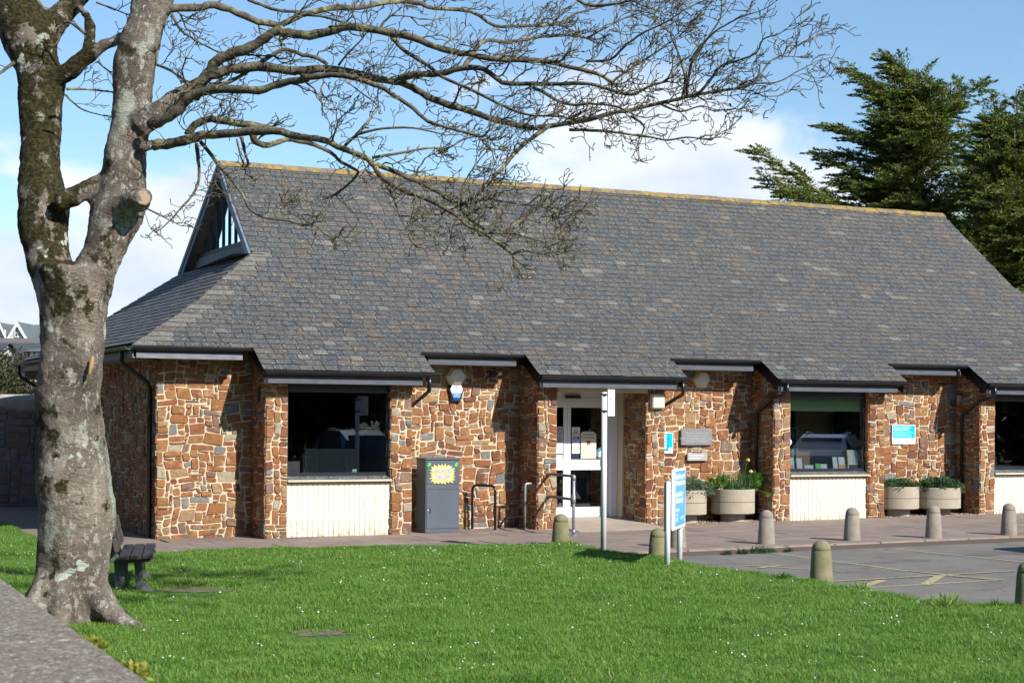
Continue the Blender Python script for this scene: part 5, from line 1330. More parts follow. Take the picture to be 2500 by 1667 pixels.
limb([('C',[(1370,700),(1390,560),(1330,360),(1285,250),(1300,120)])], 4.5, 1.5, YT-.8, YT-.4, 1.3)
limb([('C',[(1400,690),(1420,500),(1470,400),(1560,260),(1640,130),(1650,10)])], 4, 1.5, YT-.8, YT-1.1, 1.2)
limb([('C',[(1480,680),(1560,590),(1640,480),(1780,430),(1900,380),(1950,280),(2050,250),(2130,195)])], 4, 1, YT-.7, YT-1.3, .9)
limb([('C',[(1600,650),(1800,625),(1900,570),(2000,440),(2120,380),(2230,310),(2325,260)])], 3.6, 1, YT-.7, YT-.2, .9)
limb([('C',[(1750,635),(1900,600),(2050,590),(2180,520),(2240,490),(2290,462)])], 2.8, 1, YT-.7, YT-.9, .9)
limb([('C',[(1750,635),(1870,655),(1960,690),(2050,690)])], 2.4, 1, YT-.7, YT-.5, 1)
limb([('C',[(1420,440),(1500,330),(1600,230),(1700,170),(1800,120),(1950,70),(2040,10)])], 3.4, 1, YT-1, YT-1.5, .9)
limb([('C',[(680,440),(850,430),(960,330),(1100,230),(1250,160),(1400,60)])], 3.6, 1.5, YT-.8, YT-1.4, 1.2)
limb([('C',[(860,590),(960,520),(1100,430),(1250,330),(1380,230),(1450,150)])], 3.6, 1.5, YT-1.2, YT-.6, 1.2)
limb([('C',[(680,275),(820,200),(960,130),(1100,80),(1250,10)])], 3.2, 1.2, YT+.4, YT+.6, 1.2)
limb([('C',[(480,175),(600,100),(760,60),(900,20)])], 3, 1.2, YT+1.6, YT+1.8, 1.2)
limb([('C',[(620,0),(700,40),(850,35),(1000,5)])], 5, 3, YT+.3, YT, .8)
limb([('C',[(1200,742),(1350,800),(1500,760),(1620,790),(1740,780)])], 3, 1.2, YT-.6, YT-1, 1.3)
limb([('C',[(1000,830),(1090,900),(1080,960)])], 4, 2, YT-.5, YT-.5, 1.0)
limb([('D',[(860,600),(1000,560),(1150,535),(1300,560),(1480,590),(1650,600),(1800,620)])], 4, 1.3, YT-1.2, YT-1.5, 1.4)
limb([('D',[(1250,850),(1400,770),(1500,720),(1650,760),(1800,720),(1920,690)])], 4, 1.2, YT-1.8, YT-1.4, 1.5)
limb([('D',[(1150,860),(1350,860),(1500,900),(1700,950)])], 3.4, 1.2, YT-1.9, YT-2.3, 1.5)
limb([('D',[(1380,1060),(1500,1030),(1650,1060),(1800,1040)])], 3, 1.2, YT-2.2, YT-2.4, 1.5)
limb([('D',[(880,590),(890,460),(920,370),(980,270),(1060,160),(1120,90)])], 3, 1.2, YT-1.2, YT-1.2, 1.1)
limb([('A',[(100,450),(20,510),(-60,560)])], 5, 3, YT-.4, YT-.6, 1.2)
limb([('A',[(480,640),(600,640),(800,660)])], 3.5, 2, YT+.2, YT+.6, 1.2)
limb([('A',[(470,680),(530,740),(600,790),(740,830)])], 2.6, 1.2, YT+.1, YT+.5, 1.2)
limb([('A',[(700,440),(740,480),(780,510)])], 2.6, 1.6, YT+.3, YT+.4, 1.2)
limb([('A',[(690,20),(800,60),(900,100)]) ], 2.6, 1.4, YT+.6, YT+.8, 1.6)
limb([('A',[(1060,1500),(1180,1560),(1260,1600)])], 2.2, 1.2, YT-.2, YT-.4, 1.2)
limb([('A',[(610,240),(500,160),(450,170)])], 5, 3, YT+.3, YT+.4, .8)
# limbs above the picture, thinner
for i, (dx, dy, dz, L) in enumerate(((.5,.6,1.0,3.2), (-.7,.3,.8,3.0), (.7,-.5,.9,2.8), (-.5,-.5,1.0,2.6), (.1,.2,1.2,3.4), (-.9,.0,.5,2.6))):
    b0 = TI @ (at(385, -150, YT+.3) if i % 2 == 0 else at(-70, -150, YT+1.0)); d = Vector((dx, dy, dz)).normalized(); pts = [b0]; 
    for k in range(7): d = (d + Vector((rng.uniform(-.2,.2), rng.uniform(-.2,.2), rng.uniform(-.05,.2)))).normalized(); pts.append(pts[-1]+d*L/7)
    rad = [.11-.013*k for k in range(8)]; MB().tube(pts, rad, 8).build('branch', BARK2, TREE); limbs.append((pts, rad, .5))

tv, tf = [], []
def addtw(pts, rads, n=3):
    o = sum(len(x) for x in tv); k = len(pts); P = np.array(pts); R = np.array(rads)
    D = np.gradient(P, axis=0); D /= np.linalg.norm(D, axis=1)[:, None]+1e-9
    a = np.array([.31, .62, .72]); E1 = np.cross(D, a); E1 /= np.linalg.norm(E1, axis=1)[:, None]+1e-9; E2 = np.cross(D, E1)
    q = np.arange(n)*2*PI/n
    V = P[:, None]+(E1[:, None]*np.cos(q)[None, :, None]+E2[:, None]*np.sin(q)[None, :, None])*R[:, None, None]
    tv.append(V.reshape(-1, 3))
    for i in range(k-1):
        for j in range(n): tf.append((twc[0]+i*n+j, twc[0]+i*n+(j+1) % n, twc[0]+(i+1)*n+(j+1) % n, twc[0]+(i+1)*n+j))
    twc[0] += k*n
twc = [0]
tr = random.Random(21)
def gauss3(s): return np.array([tr.gauss(0, s), tr.gauss(0, s), tr.gauss(0, s)])
def unit(v): return v/(np.linalg.norm(v)+1e-9)
def twig(p, d, L, r, lev):
    nseg = 6 if lev == 0 else (5 if lev == 1 else 3)
    pts = [p]; rads = [r]; kids = []
    for k in range(nseg):
        d = unit(d + gauss3(.36) + np.array([.12, 0, .09]))
        p = p + d*L/nseg; pts.append(p); rads.append(max(r*(1-.70*(k+1)/nseg), .0040))
        if lev < 3 and (k >= 1 or lev == 0) and tr.random() < (.9 if lev < 2 else .75):
            kids.append((p, d, 1-(k+1)/nseg))
    if lev == 3: rads[-1] = .0056
    addtw(pts, rads, 4 if lev == 0 else 3)
    for (q, dd, rem) in kids:
        side = unit(np.cross(dd, gauss3(1.0))); a = tr.uniform(.5, .95)
        nd = unit(dd*math.cos(a)+side*math.sin(a))
        twig(q, nd, L*tr.uniform(.34, .58), max(r*.6, .0052), lev+1 if tr.random() < .8 else min(lev+2, 3))
for pts, rads, dens in limbs:
    P = [np.array(p) for p in pts]; n = len(P)
    tot = sum(np.linalg.norm(b-a) for a, b in zip(P, P[1:])); acc = 0; nxt = .15
    for i in range(n-1):
        seg = np.linalg.norm(P[i+1]-P[i]); acc += seg
        if acc < nxt: continue
        t = i/(n-1); xw = P[i][0]; nxt = acc + tr.uniform(.10, .26)/(dens*(.35+.85*t)*(2.4 if xw > 3.8 else (1.35 if xw > 2 else .8)))
        d = unit(P[i+1]-P[i]); side = unit(np.cross(d, gauss3(1.0))+np.array([0, 0, .45])); a = tr.uniform(.5, 1.15)
        L = tr.uniform(.16, .50)*(.75+.35*min(rads[i]/.03, 1.4))
        twig(P[i], unit(d*math.cos(a)+side*math.sin(a)), L, min(rads[i]*.42, .014), 0 if L > .36 else 1)
    if rads[-1] < .02:
        d = unit(P[-1]-P[-3]) if n > 3 else unit(P[-1]-P[0]); 
        for _ in range(3): twig(P[-1], unit(d+gauss3(.35)), tr.uniform(.16, .34), min(rads[-1], .012), 1)
npmesh('twigs', np.concatenate(tv), np.array(tf), TWIG, parent=TREE, kind='stuff')
print('twig faces', len(tf))

# ------------------------------------------------------------------ lawn grass, daisies, weeds
GB = [leafmat('grass_blade', (.14,.31,.038), (.25,.41,.07), scale=.9, tr=.4, rough=.45), leafmat('grass_blade', (.20,.40,.07), (.30,.45,.11), scale=2, tr=.4, rough=.45), leafmat('grass_blade', (.065,.20,.03), (.13,.29,.045), scale=2, tr=.35, rough=.45), leafmat('dry_blade', (.28,.27,.10), (.32,.30,.14), scale=2, tr=.2)]
tcol = bpy.data.collections.new('grass_tufts')
for ti in range(6):
    r = random.Random(60+ti); mb = MB(); nbl = 30
    for i in range(nbl):
        a, q = r.uniform(0, 6.28), .075*math.sqrt(r.random()); b0 = Vector((q*math.cos(a), q*math.sin(a), -.004)); h = r.uniform(.032, .080)*(1.2 if ti == 5 else 1); l_ = r.uniform(.1, .9)*h; la = r.uniform(0, 6.28)
        d = Vector((math.cos(la), math.sin(la), 0)); s_ = Vector((-d.y, d.x, 0))*r.uniform(.0018, .0036)
        p1 = b0+d*l_*.35+Vector((0, 0, h*.65)); p2 = b0+d*l_+Vector((0, 0, h*r.uniform(.75, 1.0)))
        mb.add([b0-s_, b0+s_, p1+s_*.8, p1-s_*.8, p2], [(0,1,2,3), (3,2,4)], r.choices((0,1,2,3), (55,24,18,3))[0])
    o = bpy.data.objects.new('grass_tuft', mb.mesh('grass_tuft', GB)); tcol.objects.link(o)
def patch(x, y):   # bare places in the turf
    for (cx, cy, rx, ry, an) in ((-3.75, 20.35, .70, .5, .0), (-1.80, 16.35, .40, .48, .1)):
        if ((x-cx)/rx)**2+((y-cy)/ry)**2 < 1: return True
    return False
GA_ = []
r = random.Random(77)
xs = [p[0] for p in LAWN]; ys = [p[1] for p in LAWN]
gxs, gys, grot, gsc, gidx = [], [], [], [], []
tries = 0
for _ in range(150000):
    y = 10.0+(32.2-10.0)*r.random()**1.15; x = r.uniform(-.34, .34)*y
    if x < -10.2 or not inpoly(x, y, LAWN) or patch(x, y) and r.random() < .72: continue
    dens = 1.0 if y < 18 else .8
    if r.random() > dens: continue
    gxs.append(x); gys.append(y)
for _ in range(9000):   # nearer strip by the wall and outside the frame edges
    y = r.uniform(3, 10); x = r.uniform(-3, 6)
    if inpoly(x, y, LAWN): gxs.append(x); gys.append(y)
# fringe along the paving and the car park so that the edge is shaggy
for (x0, y0), (x1, y1) in zip(LAWN[:20], LAWN[1:20]):
    L = math.hypot(x1-x0, y1-y0)
    for _ in range(int(L*150)): t_ = r.random(); gxs.append(x0+(x1-x0)*t_+r.gauss(0, .045)); gys.append(y0+(y1-y0)*t_+r.gauss(0, .06))
npt = len(gxs); print('tufts', npt)
me = bpy.data.meshes.new('grass'); me.vertices.add(npt)
cv = np.zeros((npt, 3), np.float32); cv[:, 0] = gxs; cv[:, 1] = gys
cth, sth = math.cos(TH), math.sin(TH)
uu = (cv[:, 0]-BX)*cth+(cv[:, 1]-BY)*sth; cv[:, 2] = .0087*(uu-2*P_)+.004
me.vertices.foreach_set('co', cv.ravel())
big = nrg.uniform(.75, 1.25, npt)
nse = np.array([noise.noise((a*.8, b*.8, 3.0)) for a, b in zip(gxs, gys)]) + .5*np.array([noise.noise((a*3, b*3, 9.0)) for a, b in zip(gxs, gys)])
sc_ = (big*(1+.55*nse)).clip(.5, 1.9)
for (cx, cy, rx, ry) in ((-3.75, 19.9, .75, .9), (-1.80, 15.95, .46, .75)):
    q_ = ((cv[:, 0]-cx)/rx)**2+((cv[:, 1]-cy)/ry)**2
    sc_ = np.where(q_ < 1, sc_*(.34+.66*q_**2), sc_)
at_ = me.attributes.new('sc', 'FLOAT', 'POINT'); at_.data.foreach_set('value', sc_.astype(np.float32))
go = bpy.data.objects.new('grass', me); C.objects.link(go); go['kind'] = 'stuff'
ng = bpy.data.node_groups.new('grass_scatter', 'GeometryNodeTree')
ng.interface.new_socket('Geometry', in_out='INPUT', socket_type='NodeSocketGeometry'); ng.interface.new_socket('Geometry', in_out='OUTPUT', socket_type='NodeSocketGeometry')
gi = N(ng, 'NodeGroupInput'); gout = N(ng, 'NodeGroupOutput'); ip = N(ng, 'GeometryNodeInstanceOnPoints'); ci = N(ng, 'GeometryNodeCollectionInfo')
ci.inputs['Collection'].default_value = tcol; ci.inputs['Separate Children'].default_value = True; ci.inputs['Reset Children'].default_value = True
ip.inputs['Pick Instance'].default_value = True
rv = N(ng, 'FunctionNodeRandomValue', data_type='FLOAT_VECTOR'); rv.inputs[0].default_value = (-.12, -.12, 0); rv.inputs[1].default_value = (.12, .12, 6.28)
na = N(ng, 'GeometryNodeInputNamedAttribute', data_type='FLOAT'); na.inputs['Name'].default_value = 'sc'
mtp = N(ng, 'GeometryNodeMeshToPoints')
ng.links.new(gi.outputs[0], mtp.inputs[0]); ng.links.new(mtp.outputs[0], ip.inputs['Points']); ng.links.new(ci.outputs[0], ip.inputs['Instance']); ng.links.new(rv.outputs[0], ip.inputs['Rotation']); ng.links.new(na.outputs[0], ip.inputs['Scale'])
ng.links.new(ip.outputs[0], gout.inputs[0])
md = go.modifiers.new('scatter', 'NODES'); md.node_group = ng
# soil showing in the bare places
for i, (cx, cy, rx, ry) in enumerate(((-3.75,20.4,.60,.34), (-1.80,16.4,.34,.36))):
    poly_sheet('bare_soil', [(cx+rx*math.cos(q)*rng.uniform(.45,1.2), cy+ry*math.sin(q)*rng.uniform(.45,1.2)) for q in [2*PI*k/26 for k in range(26)]], .010, SOIL, kind='structure')
# daisies
DW = mat('daisy_petal', (.80,.80,.78), rough=.6)
mb = MB(); r = random.Random(31)
nd = 0
while nd < 800:
    y = 10.6+17*r.random()**1.2; x = r.uniform(-.32, .32)*y
    if not inpoly(x, y, LAWN) or patch(x, y): continue
    nn_ = noise.noise((x*.7, y*.7, 5.0))
    if r.random() > (.24+1.1*max(0, nn_))*(1.0 if y < 21 else 2.6): continue
    for _ in range(r.choice((1,1,2,3))):
        px, py = x+r.gauss(0, .05), y+r.gauss(0, .05); z = gxy(px, py)+r.uniform(.055, .085); s_ = r.uniform(.0055, .0095)
        nrm = Vector((r.uniform(-.7, .7), r.uniform(-1.0, .1), 1)).normalized(); e1 = nrm.orthogonal().normalized(); e2 = nrm.cross(e1); c_ = Vector((px, py, z))
        vs = [c_+(e1*math.cos(k*PI/3)+e2*math.sin(k*PI/3))*s_ for k in range(6)]; mb.add(vs, [tuple(range(6))]); nd += 1
mb.build('daisies', DW, kind='stuff')
# weeds at the kerb foot and in the turf
def weed(x, y, R_, n, label, m=LF2, seed=1, L=.09, zoff=0.0, shape=.6):
    g0 = gxy(x, y)+zoff
    return leafball('weed', label, (x, y, g0), R_, R_*.6, R_*shape, n, L, .006, m, seed, .0, 'weed', .1)
for i, (x, y, s_, lab) in enumerate(((3.35,26.42,.06,'smallest weed tuft growing at the kerb foot nearest the sign'), (3.62,26.55,.10,'second weed tuft from the left at the kerb foot'), (3.86,26.68,.17,'broadest weed tuft at the kerb foot'), (4.05,26.78,.11,'weed tuft right beside the broadest one at the kerb foot'), (4.38,26.93,.06,'small separate weed tuft farthest right at the kerb foot'))):
    weed(x, y-.05, s_, int(160*s_/.1), lab, LF1, 10+i, .06, -.09)
weed(3.42, 21.45, .11, 160, 'dark weed tuft beside the greenish mossy bollard', GB[2], 21, .08)
weed(4.10, 20.0, .13, 240, 'tall grass clump on the lawn edge by the yellow markings', GB[1], 22, .08)
weed(4.66, 18.25, .20, 420, 'broad grass clump on the lawn edge near the right side', GB[1], 23, .10)
weed(5.2, 18.25, .10, 140, 'grass clump at the foot of the rightmost bollard', GB[2], 24, .08)

# ------------------------------------------------------------------ foreground wall
COPE = mat('coping_concrete', (.20,.165,.125), (.27,.225,.18), scale=34, rough=.95, bump=.6, bscale=80, lo=.40, hi=.60, extra=[((.55,.53,.50), 55, .56, .62), ((.09,.075,.065), 48, .56, .62)])
HW = 1.30
wd = Vector((-.69, 1.57, 0)).normalized(); wn = Vector((-wd.y, wd.x, 0))   # wn points to the far side?
e0 = at(372, 1667, 1); k = (HW-H)/(e0.z-H); e0 = Vector((e0.x*k, k, HW))
e1 = at(0, 1408, 1); k = (HW-H)/(e1.z-H); e1 = Vector((e1.x*k, k, HW))
wd = (e1-e0).normalized(); wn = Vector((-wd.y, wd.x, 0))
if wn.y > 0: wn = -wn        # towards the camera side
Mw = Matrix(((wd.x, wn.x, 0, e0.x), (wd.y, wn.y, 0, e0.y), (0, 0, 1, 0), (0, 0, 0, 1)))
fw = thing('boundary_wall', 'low wall with rough speckled concrete coping, out of focus in the lower left foreground', 'wall', Mw)
for i in range(-3, 11):
    MB().bbox(i*.9+.002, (i+1)*.9-.002, 0, .46, HW-.075, HW, .008).build('coping_stone', COPE, fw) 
MB().box(-2.7, 9.9, .05, .41, -.4, HW-.076).build('wall', mat('rubble_wall', (.16,.13,.11), (.24,.2,.17), scale=6, rough=.95, bump=.8), fw)
YG = leafmat('yellow_weed', (.24,.30,.04), (.40,.40,.07), scale=8)
def wallweed(t_, off, R_, n, label, seed):
    p = e0+wd*t_-wn*off; leafball('weed', label, (p.x, p.y, HW-.06), R_, R_*.6, R_*.7, n*3, .022, .008, YG, seed, .3, 'weed', .2)
wallweed(.55, .05, .055, 60, 'yellow green blurred weed behind the foreground wall, nearest cluster', 41)
wallweed(1.15, .05, .05, 45, 'yellow green blurred weed behind the foreground wall, farthest cluster', 42)

# ------------------------------------------------------------------ far left: yard wall, hedge and houses
def at_z(px, py, Y): return at(px, py, Y)
WY = 38.5
RW = thing('stone_wall', 'tall dark rubble yard wall with rounded mortar cap beyond the library', 'wall', T(-12.3, WY, 0))
MB().box(-14, 6.5, .03, .45, -.3, 2.20).build('wall', mat('dark_mortar', (.16,.15,.13), (.12,.11,.10), scale=6, rough=1), RW)
cp_ = MB(); cp_.tube([(-14,.24,2.18), (6.5,.24,2.18)], .25, 12); cp_.build('coping', mat('wall_cap', (.27,.22,.18), (.42,.39,.35), scale=3, rough=.95, bump=.5, stretch=(1,1,1)), RW)
stones2 = stones; stones = []
DST = [mat('dark_stone', a, b, scale=7, rough=.9, bump=.5) for a, b in (((.13,.11,.10),(.18,.15,.13)), ((.17,.12,.09),(.11,.09,.08)), ((.10,.10,.11),(.15,.15,.15)))]
rubble(RW, -2.6, 2.2, -.2, 2.15, lambda a, z, d: (a, .03-d, z), .3, 901, cell=(.11, .085))
for area, wall, c, vs, fs, mi in sorted(stones, key=lambda s: -s[0])[:260]:
    o = MB().add([(x-c[0], y-c[1], z-c[2]) for x, y, z in vs], fs).build('stone', DST[mi % 3], RW); o.location = c
def bush(name, label, cat, x, y, z, rx, ry, rz, n, ls, m, seed, trunk_h=0.0, group=None):
    r = np.random.default_rng(seed)
    nb = 26; bc = r.normal(size=(nb, 3)); bc /= np.linalg.norm(bc, axis=1)[:, None]; bc *= r.uniform(.35, .8, nb)[:, None]; bc[:, 2] = np.abs(bc[:, 2])
    br = r.uniform(.28, .48, nb)
    idx = r.integers(0, nb, n); d = r.normal(size=(n, 3)); d /= np.linalg.norm(d, axis=1)[:, None]
    p = (bc[idx]+d*(br[idx]*r.uniform(.6, 1.05, n))[:, None])*np.array([rx, ry, rz])
    a1 = r.normal(size=(n, 3)); a1 /= np.linalg.norm(a1, axis=1)[:, None]; a2 = np.cross(a1, d); a2 /= np.linalg.norm(a2, axis=1)[:, None]+1e-6
    s_ = ls*r.uniform(.6, 1.4, n)[:, None]
    V = np.stack([p-a1*s_, p+a2*s_*.5, p+a1*s_, p-a2*s_*.5], 1).reshape(-1, 3)
    t = thing(name, label, cat, T(x, y, z), group)
    npmesh('crown', V, np.arange(4*n).reshape(n, 4), m, parent=t)
    if trunk_h: MB().tube([(0,0,-trunk_h-.5), (.1,0,-trunk_h*.4), (0,.1,.3*rz)], [rx*.10, rx*.08, rx*.05], 9).build('trunk', BARK2, t)
    return t
HL = leafmat('hedge_leaf', (.045,.058,.026), (.11,.105,.05), scale=5)
bush('evergreen_bush', 'dense olive green bush behind the yard wall at the far left', 'bush', -14.2, 46.5, 2.0, 2.6, 2, 2.15, 22000, .05, HL, 51)
bush('evergreen_bush', 'second olive bush mostly hidden behind the trunk', 'bush', -11.6, 46, 2.0, 1.9, 2, 1.7, 5000, .075, HL, 52)
# houses
HWH = mat('white_render', (.62,.62,.60), (.55,.55,.54), scale=1, rough=.9); HSL = mat('house_slate', (.115,.14,.155), (.145,.165,.175), scale=2.5, rough=.7); HSD = mat('dark_house_slate', (.06,.07,.085), (.085,.095,.11), scale=2.5, rough=.7)
HGL = mat('house_window', (.03,.05,.08), rough=.15, spec=.6); HTR = mat('white_bargeboard', (.72,.74,.78), rough=.6)
def gabled(t, x0, x1, y0, y1, ze, zp, wallm, roofm, axis='y', ov=.25, zb=-3):
    b = MB()
    if axis == 'y':   # ridge runs along y, gable faces the viewer
        xm = (x0+x1)/2; b.add([(x0,y0,zb),(x1,y0,zb),(x1,y0,ze),(xm,y0,zp),(x0,y0,ze),(x0,y1,zb),(x1,y1,zb),(x1,y1,ze),(xm,y1,zp),(x0,y1,ze)], [(0,1,2,3,4),(9,8,7,6,5),(0,4,9,5),(1,6,7,2)]); b.build('wall', wallm, t)
        rf = MB(); k = (zp-ze)/(xm-x0)
        for sx_, xe in ((-1, x0-ov), (1, x1+ov)):
            za = ze-ov*k; rf.add([(xm,y0-ov,zp+.1),(xe,y0-ov,za+.1),(xe,y1,za+.1),(xm,y1,zp+.1),(xm,y0-ov,zp-.08),(xe,y0-ov,za-.08),(xe,y1,za-.08),(xm,y1,zp-.08)], [(0,1,2,3),(7,6,5,4),(0,4,5,1),(1,5,6,2)])
        rf.build('roof', roofm, t)
        q = MB()
        for xe in (x0-ov, x1+ov):
            za = ze-ov*k; q.add([(xm,y0-ov-.05,zp+.12),(xe,y0-ov-.05,za+.12),(xe,y0-ov-.05,za-.16),(xm,y0-ov-.05,zp-.2),(xm,y0-ov,zp+.12),(xe,y0-ov,za+.12),(xe,y0-ov,za-.16),(xm,y0-ov,zp-.2)], [(0,1,2,3),(7,6,5,4),(0,4,5,1),(3,2,6,7)])
        q.build('barge_board', HTR, t)
    else:
        ym = (y0+y1)/2; b.add([(x0,y0,zb),(x0,y1,zb),(x0,y1,ze),(x0,ym,zp),(x0,y0,ze),(x1,y0,zb),(x1,y1,zb),(x1,y1,ze),(x1,ym,zp),(x1,y0,ze)], [(4,3,2,1,0),(5,6,7,8,9),(0,5,9,4),(1,2,7,6)]); b.build('wall', wallm, t)
        rf = MB(); k = (zp-ze)/(ym-y0)
        for ye in (y0-ov, y1+ov):
            za = ze-ov*k; rf.add([(x0-.1,ym,zp+.1),(x0-.1,ye,za+.1),(x1+.1,ye,za+.1),(x1+.1,ym,zp+.1),(x0-.1,ym,zp-.05),(x0-.1,ye,za-.05),(x1+.1,ye,za-.05),(x1+.1,ym,zp-.05)], [(0,1,2,3),(7,6,5,4),(0,4,5,1),(1,5,6,2)])
        rf.build('roof', roofm, t)
def hwin(t, x, y, z, w, h):
    f_ = MB(); f_.box(x-w/2, x+w/2, y-.06, y-.01, z, z+h); f_.build('window', HTR, t)
    for (i, j) in ((0,0), (1,0), (0,1), (1,1)):
        p_ = MB(); p_.box(x-w/2+.08+i*(w/2-.04), x-w/2+.08+i*(w/2-.04)+w/2-.12, y-.08, y-.061, z+.08+j*(h/2-.04), z+.08+j*(h/2-.04)+h/2-.12); p_.build('pane', HGL, f_ and t.children[-1] if False else t)
YHs = 110.0
def hx(px): return at(px, 800, YHs).x
def hz(py): return at(0, py, YHs).z
t = thing('distant_house', 'big grey slate roofed house with white gable dormers on the skyline', 'house')
gabled(t, hx(-160), hx(240), YHs, YHs+9, hz(835), hz(787), HWH, HSL, 'x')
for (a, b_, c_, yb) in ((-6, 22, 792, 822), (34, 76, 791, 826)):
    y_ = YHs-.6-(.4 if a > 0 else 0); gabled(t, hx(a), hx(b_), y_, YHs+4, hz(yb), hz(c_), HWH, HSL, 'y', .2, hz(832))
hwin(t, hx(56), YHs-1.0, hz(825), .48, .58); hwin(t, hx(3.5), YHs-.6, hz(820), .34, .40); hwin(t, hx(15.5), YHs-.6, hz(819), .34, .34)
YHs = 90.0
t = thing('distant_house', 'cream gabled house with low brown grey roof below the skyline house', 'house')
gabled(t, hx(-60), hx(110), YHs, YHs+7, hz(838), hz(823), HWH, mat('brown_slate', (.16,.14,.13), (.2,.17,.16), scale=3, rough=.8), 'x')
gabled(t, hx(-14), hx(60), YHs-2, YHs+3, hz(858), hz(823), HWH, mat('brown_slate', (.16,.14,.13), (.2,.17,.16), scale=3, rough=.8), 'y', .1) if False else None
YHs = 75.0
t = thing('distant_house', 'low dark slate roofed house with red brick dormer behind the bush', 'house')
gabled(t, hx(-30), hx(115), YHs, YHs+8, hz(890), hz(833), HWH, HSD, 'x')
gabled(t, hx(-36), hx(36), YHs-3.5, YHs+2, hz(890), hz(850), HWH, HSD, 'y', .1) if False else None
b = MB(); b.box(hx(56), hx(112), YHs+.2, YHs+3, hz(884), hz(857)); b.build('dormer', mat('brick_red', (.22,.08,.06), rough=.9), t)
b = MB(); b.add([(hx(52), YHs-.1, hz(857)), (hx(116), YHs-.1, hz(857)), (hx(112), YHs+3, hz(836)), (hx(72), YHs+3, hz(840))], [(0,1,2,3)]); b.build('dormer_roof', HSL, t)
for i in range(4): b = MB(); b.box(hx(60+i*12), hx(69+i*12), YHs+.1, YHs+.19, hz(877), hz(859)); b.build('window', HTR if i % 3 else HGL, t)
t = thing('distant_house', 'white rendered end wall of a house at the left edge of the picture', 'house'); YHs = 62.0
gabled(t, hx(-70), hx(4), YHs, YHs+1.5, hz(856), hz(842), HWH, HSD, 'x', .0)

# ------------------------------------------------------------------ cypresses behind the library
CY = [leafmat('cypress_leaf', (.09,.135,.026), (.21,.245,.045), scale=.9, tr=.2), leafmat('cypress_leaf', (.055,.09,.025), (.10,.145,.035), scale=1.2, tr=.2)]
CBARK = mat('cypress_bark', (.11,.085,.065), (.17,.14,.11), scale=3, rough=.95, bump=.5)
def cypress(label, base, arms, seed, group='windswept cypresses behind the library', dens=1.0):
    """base: foot of the trunk; arms: list of (start height fraction point, tip point, plume radius)"""
    r = np.random.default_rng(seed); pr = random.Random(seed)
    t = thing('cypress_tree', label, 'tree', T(*base), group); BI = Matrix.Translation(-Vector(base))
    tr_ = MB(); Vs = []; Ms = []
    for (s0, tip, R_) in arms:
        a = BI @ s0; b = BI @ tip; d = b-a; L = d.length; up = Vector((0, 0, 1))
        ctrl = a+d*.45+Vector((0, 0, -.05*L if d.z > 0 else .04*L))
        pts = [a*(1-q)**2+ctrl*2*q*(1-q)+b*q*q for q in [i/8 for i in range(9)]]
        tr_.tube(pts, [max(.02, .030*L**.8*(1-q*.94)) for q in [i/8 for i in range(9)]], 6)
        npl = int((16+L*11)*dens)
        for k in range(npl):
            q = .10+.85*(k+pr.random())/npl; i = min(int(q*8), 7); c = pts[i].lerp(pts[i+1], q*8-i); dr = (pts[i+1]-pts[i]).normalized()
            dr.z *= .3; rad = R_*(1.05-q*.75)
            off = Vector((pr.gauss(0, 1), pr.gauss(0, 1), pr.gauss(0, .22))); off = off.normalized()*rad*pr.random()**.5
            pc = c+off; pl = (dr*1.0+off.normalized()*.75+Vector((-.5, -.15, -.02))).normalized(); PL = pr.uniform(.7, 1.5)*(.6+.55*rad)
            n = 80; tt = r.random(n)**.8
            sp = np.array(pc)+np.outer(tt-.2, np.array(pl))*PL
            side = r.normal(size=(n, 3)); side[:, 2] *= .22; wid = .20*PL*np.sin(np.pi*np.clip(tt*.85+.12, 0, 1)); sp = sp+side*wid[:, None]*.55
            ax = np.array(pl)[None]*1.1+side*.6+r.normal(size=(n, 3))*.22; ax /= np.linalg.norm(ax, axis=1)[:, None]
            sd_ = np.cross(ax, r.normal(size=(n, 3))); sd_ /= np.linalg.norm(sd_, axis=1)[:, None]+1e-6
            l_ = r.uniform(.06, .14, n)[:, None]; w_ = r.uniform(.015, .028, n)[:, None]
            Vs.append(np.stack([sp-ax*l_*.3, sp+sd_*w_, sp+ax*l_, sp-sd_*w_], 1).reshape(-1, 3)); Ms.append(np.full(n, 0 if pr.random() < .72 else 1))
    V = np.concatenate(Vs); m_ = np.concatenate(Ms)
    tr_.build('trunk', CBARK, t)
    npmesh('crown', V, np.arange(len(V)).reshape(-1, 4), CY, mi=m_, parent=t)
    print('cypress', len(V)//4); return t
D2 = 1.063
def dsp(x, y, Y): return at(x*D2, y*D2, Y)
YC = 62.0; pr = random.Random(99)
def arms_from(spec, Y, axis, n_extra, xr, seed):
    pr = random.Random(seed); out = []
    for (sx_, sy_, tx, ty, R_, dy) in spec: out.append((dsp(sx_, sy_, Y), dsp(tx, ty, Y+dy), R_))
    (ax0, ay0), (ax1, ay1) = axis
    for k in range(n_extra):
        f_ = pr.random()**.85; sx_ = ax0+(ax1-ax0)*f_; sy_ = ay0+(ay1-ay0)*f_; a = pr.uniform(0, 2*PI)
        w = xr(f_)*pr.uniform(.55, 1.0); out.append((dsp(sx_, sy_+25, Y), dsp(sx_+w*math.cos(a), sy_-pr.uniform(0, 28), Y+w/45*math.sin(a)), pr.uniform(.55, .95)))
    for k in range(5): out.append((dsp(ax0+pr.uniform(-20,20), 760, Y), dsp(ax0+pr.uniform(-60,60), ay0-pr.uniform(60,200), Y+pr.uniform(-2,2)), .6))
    return out
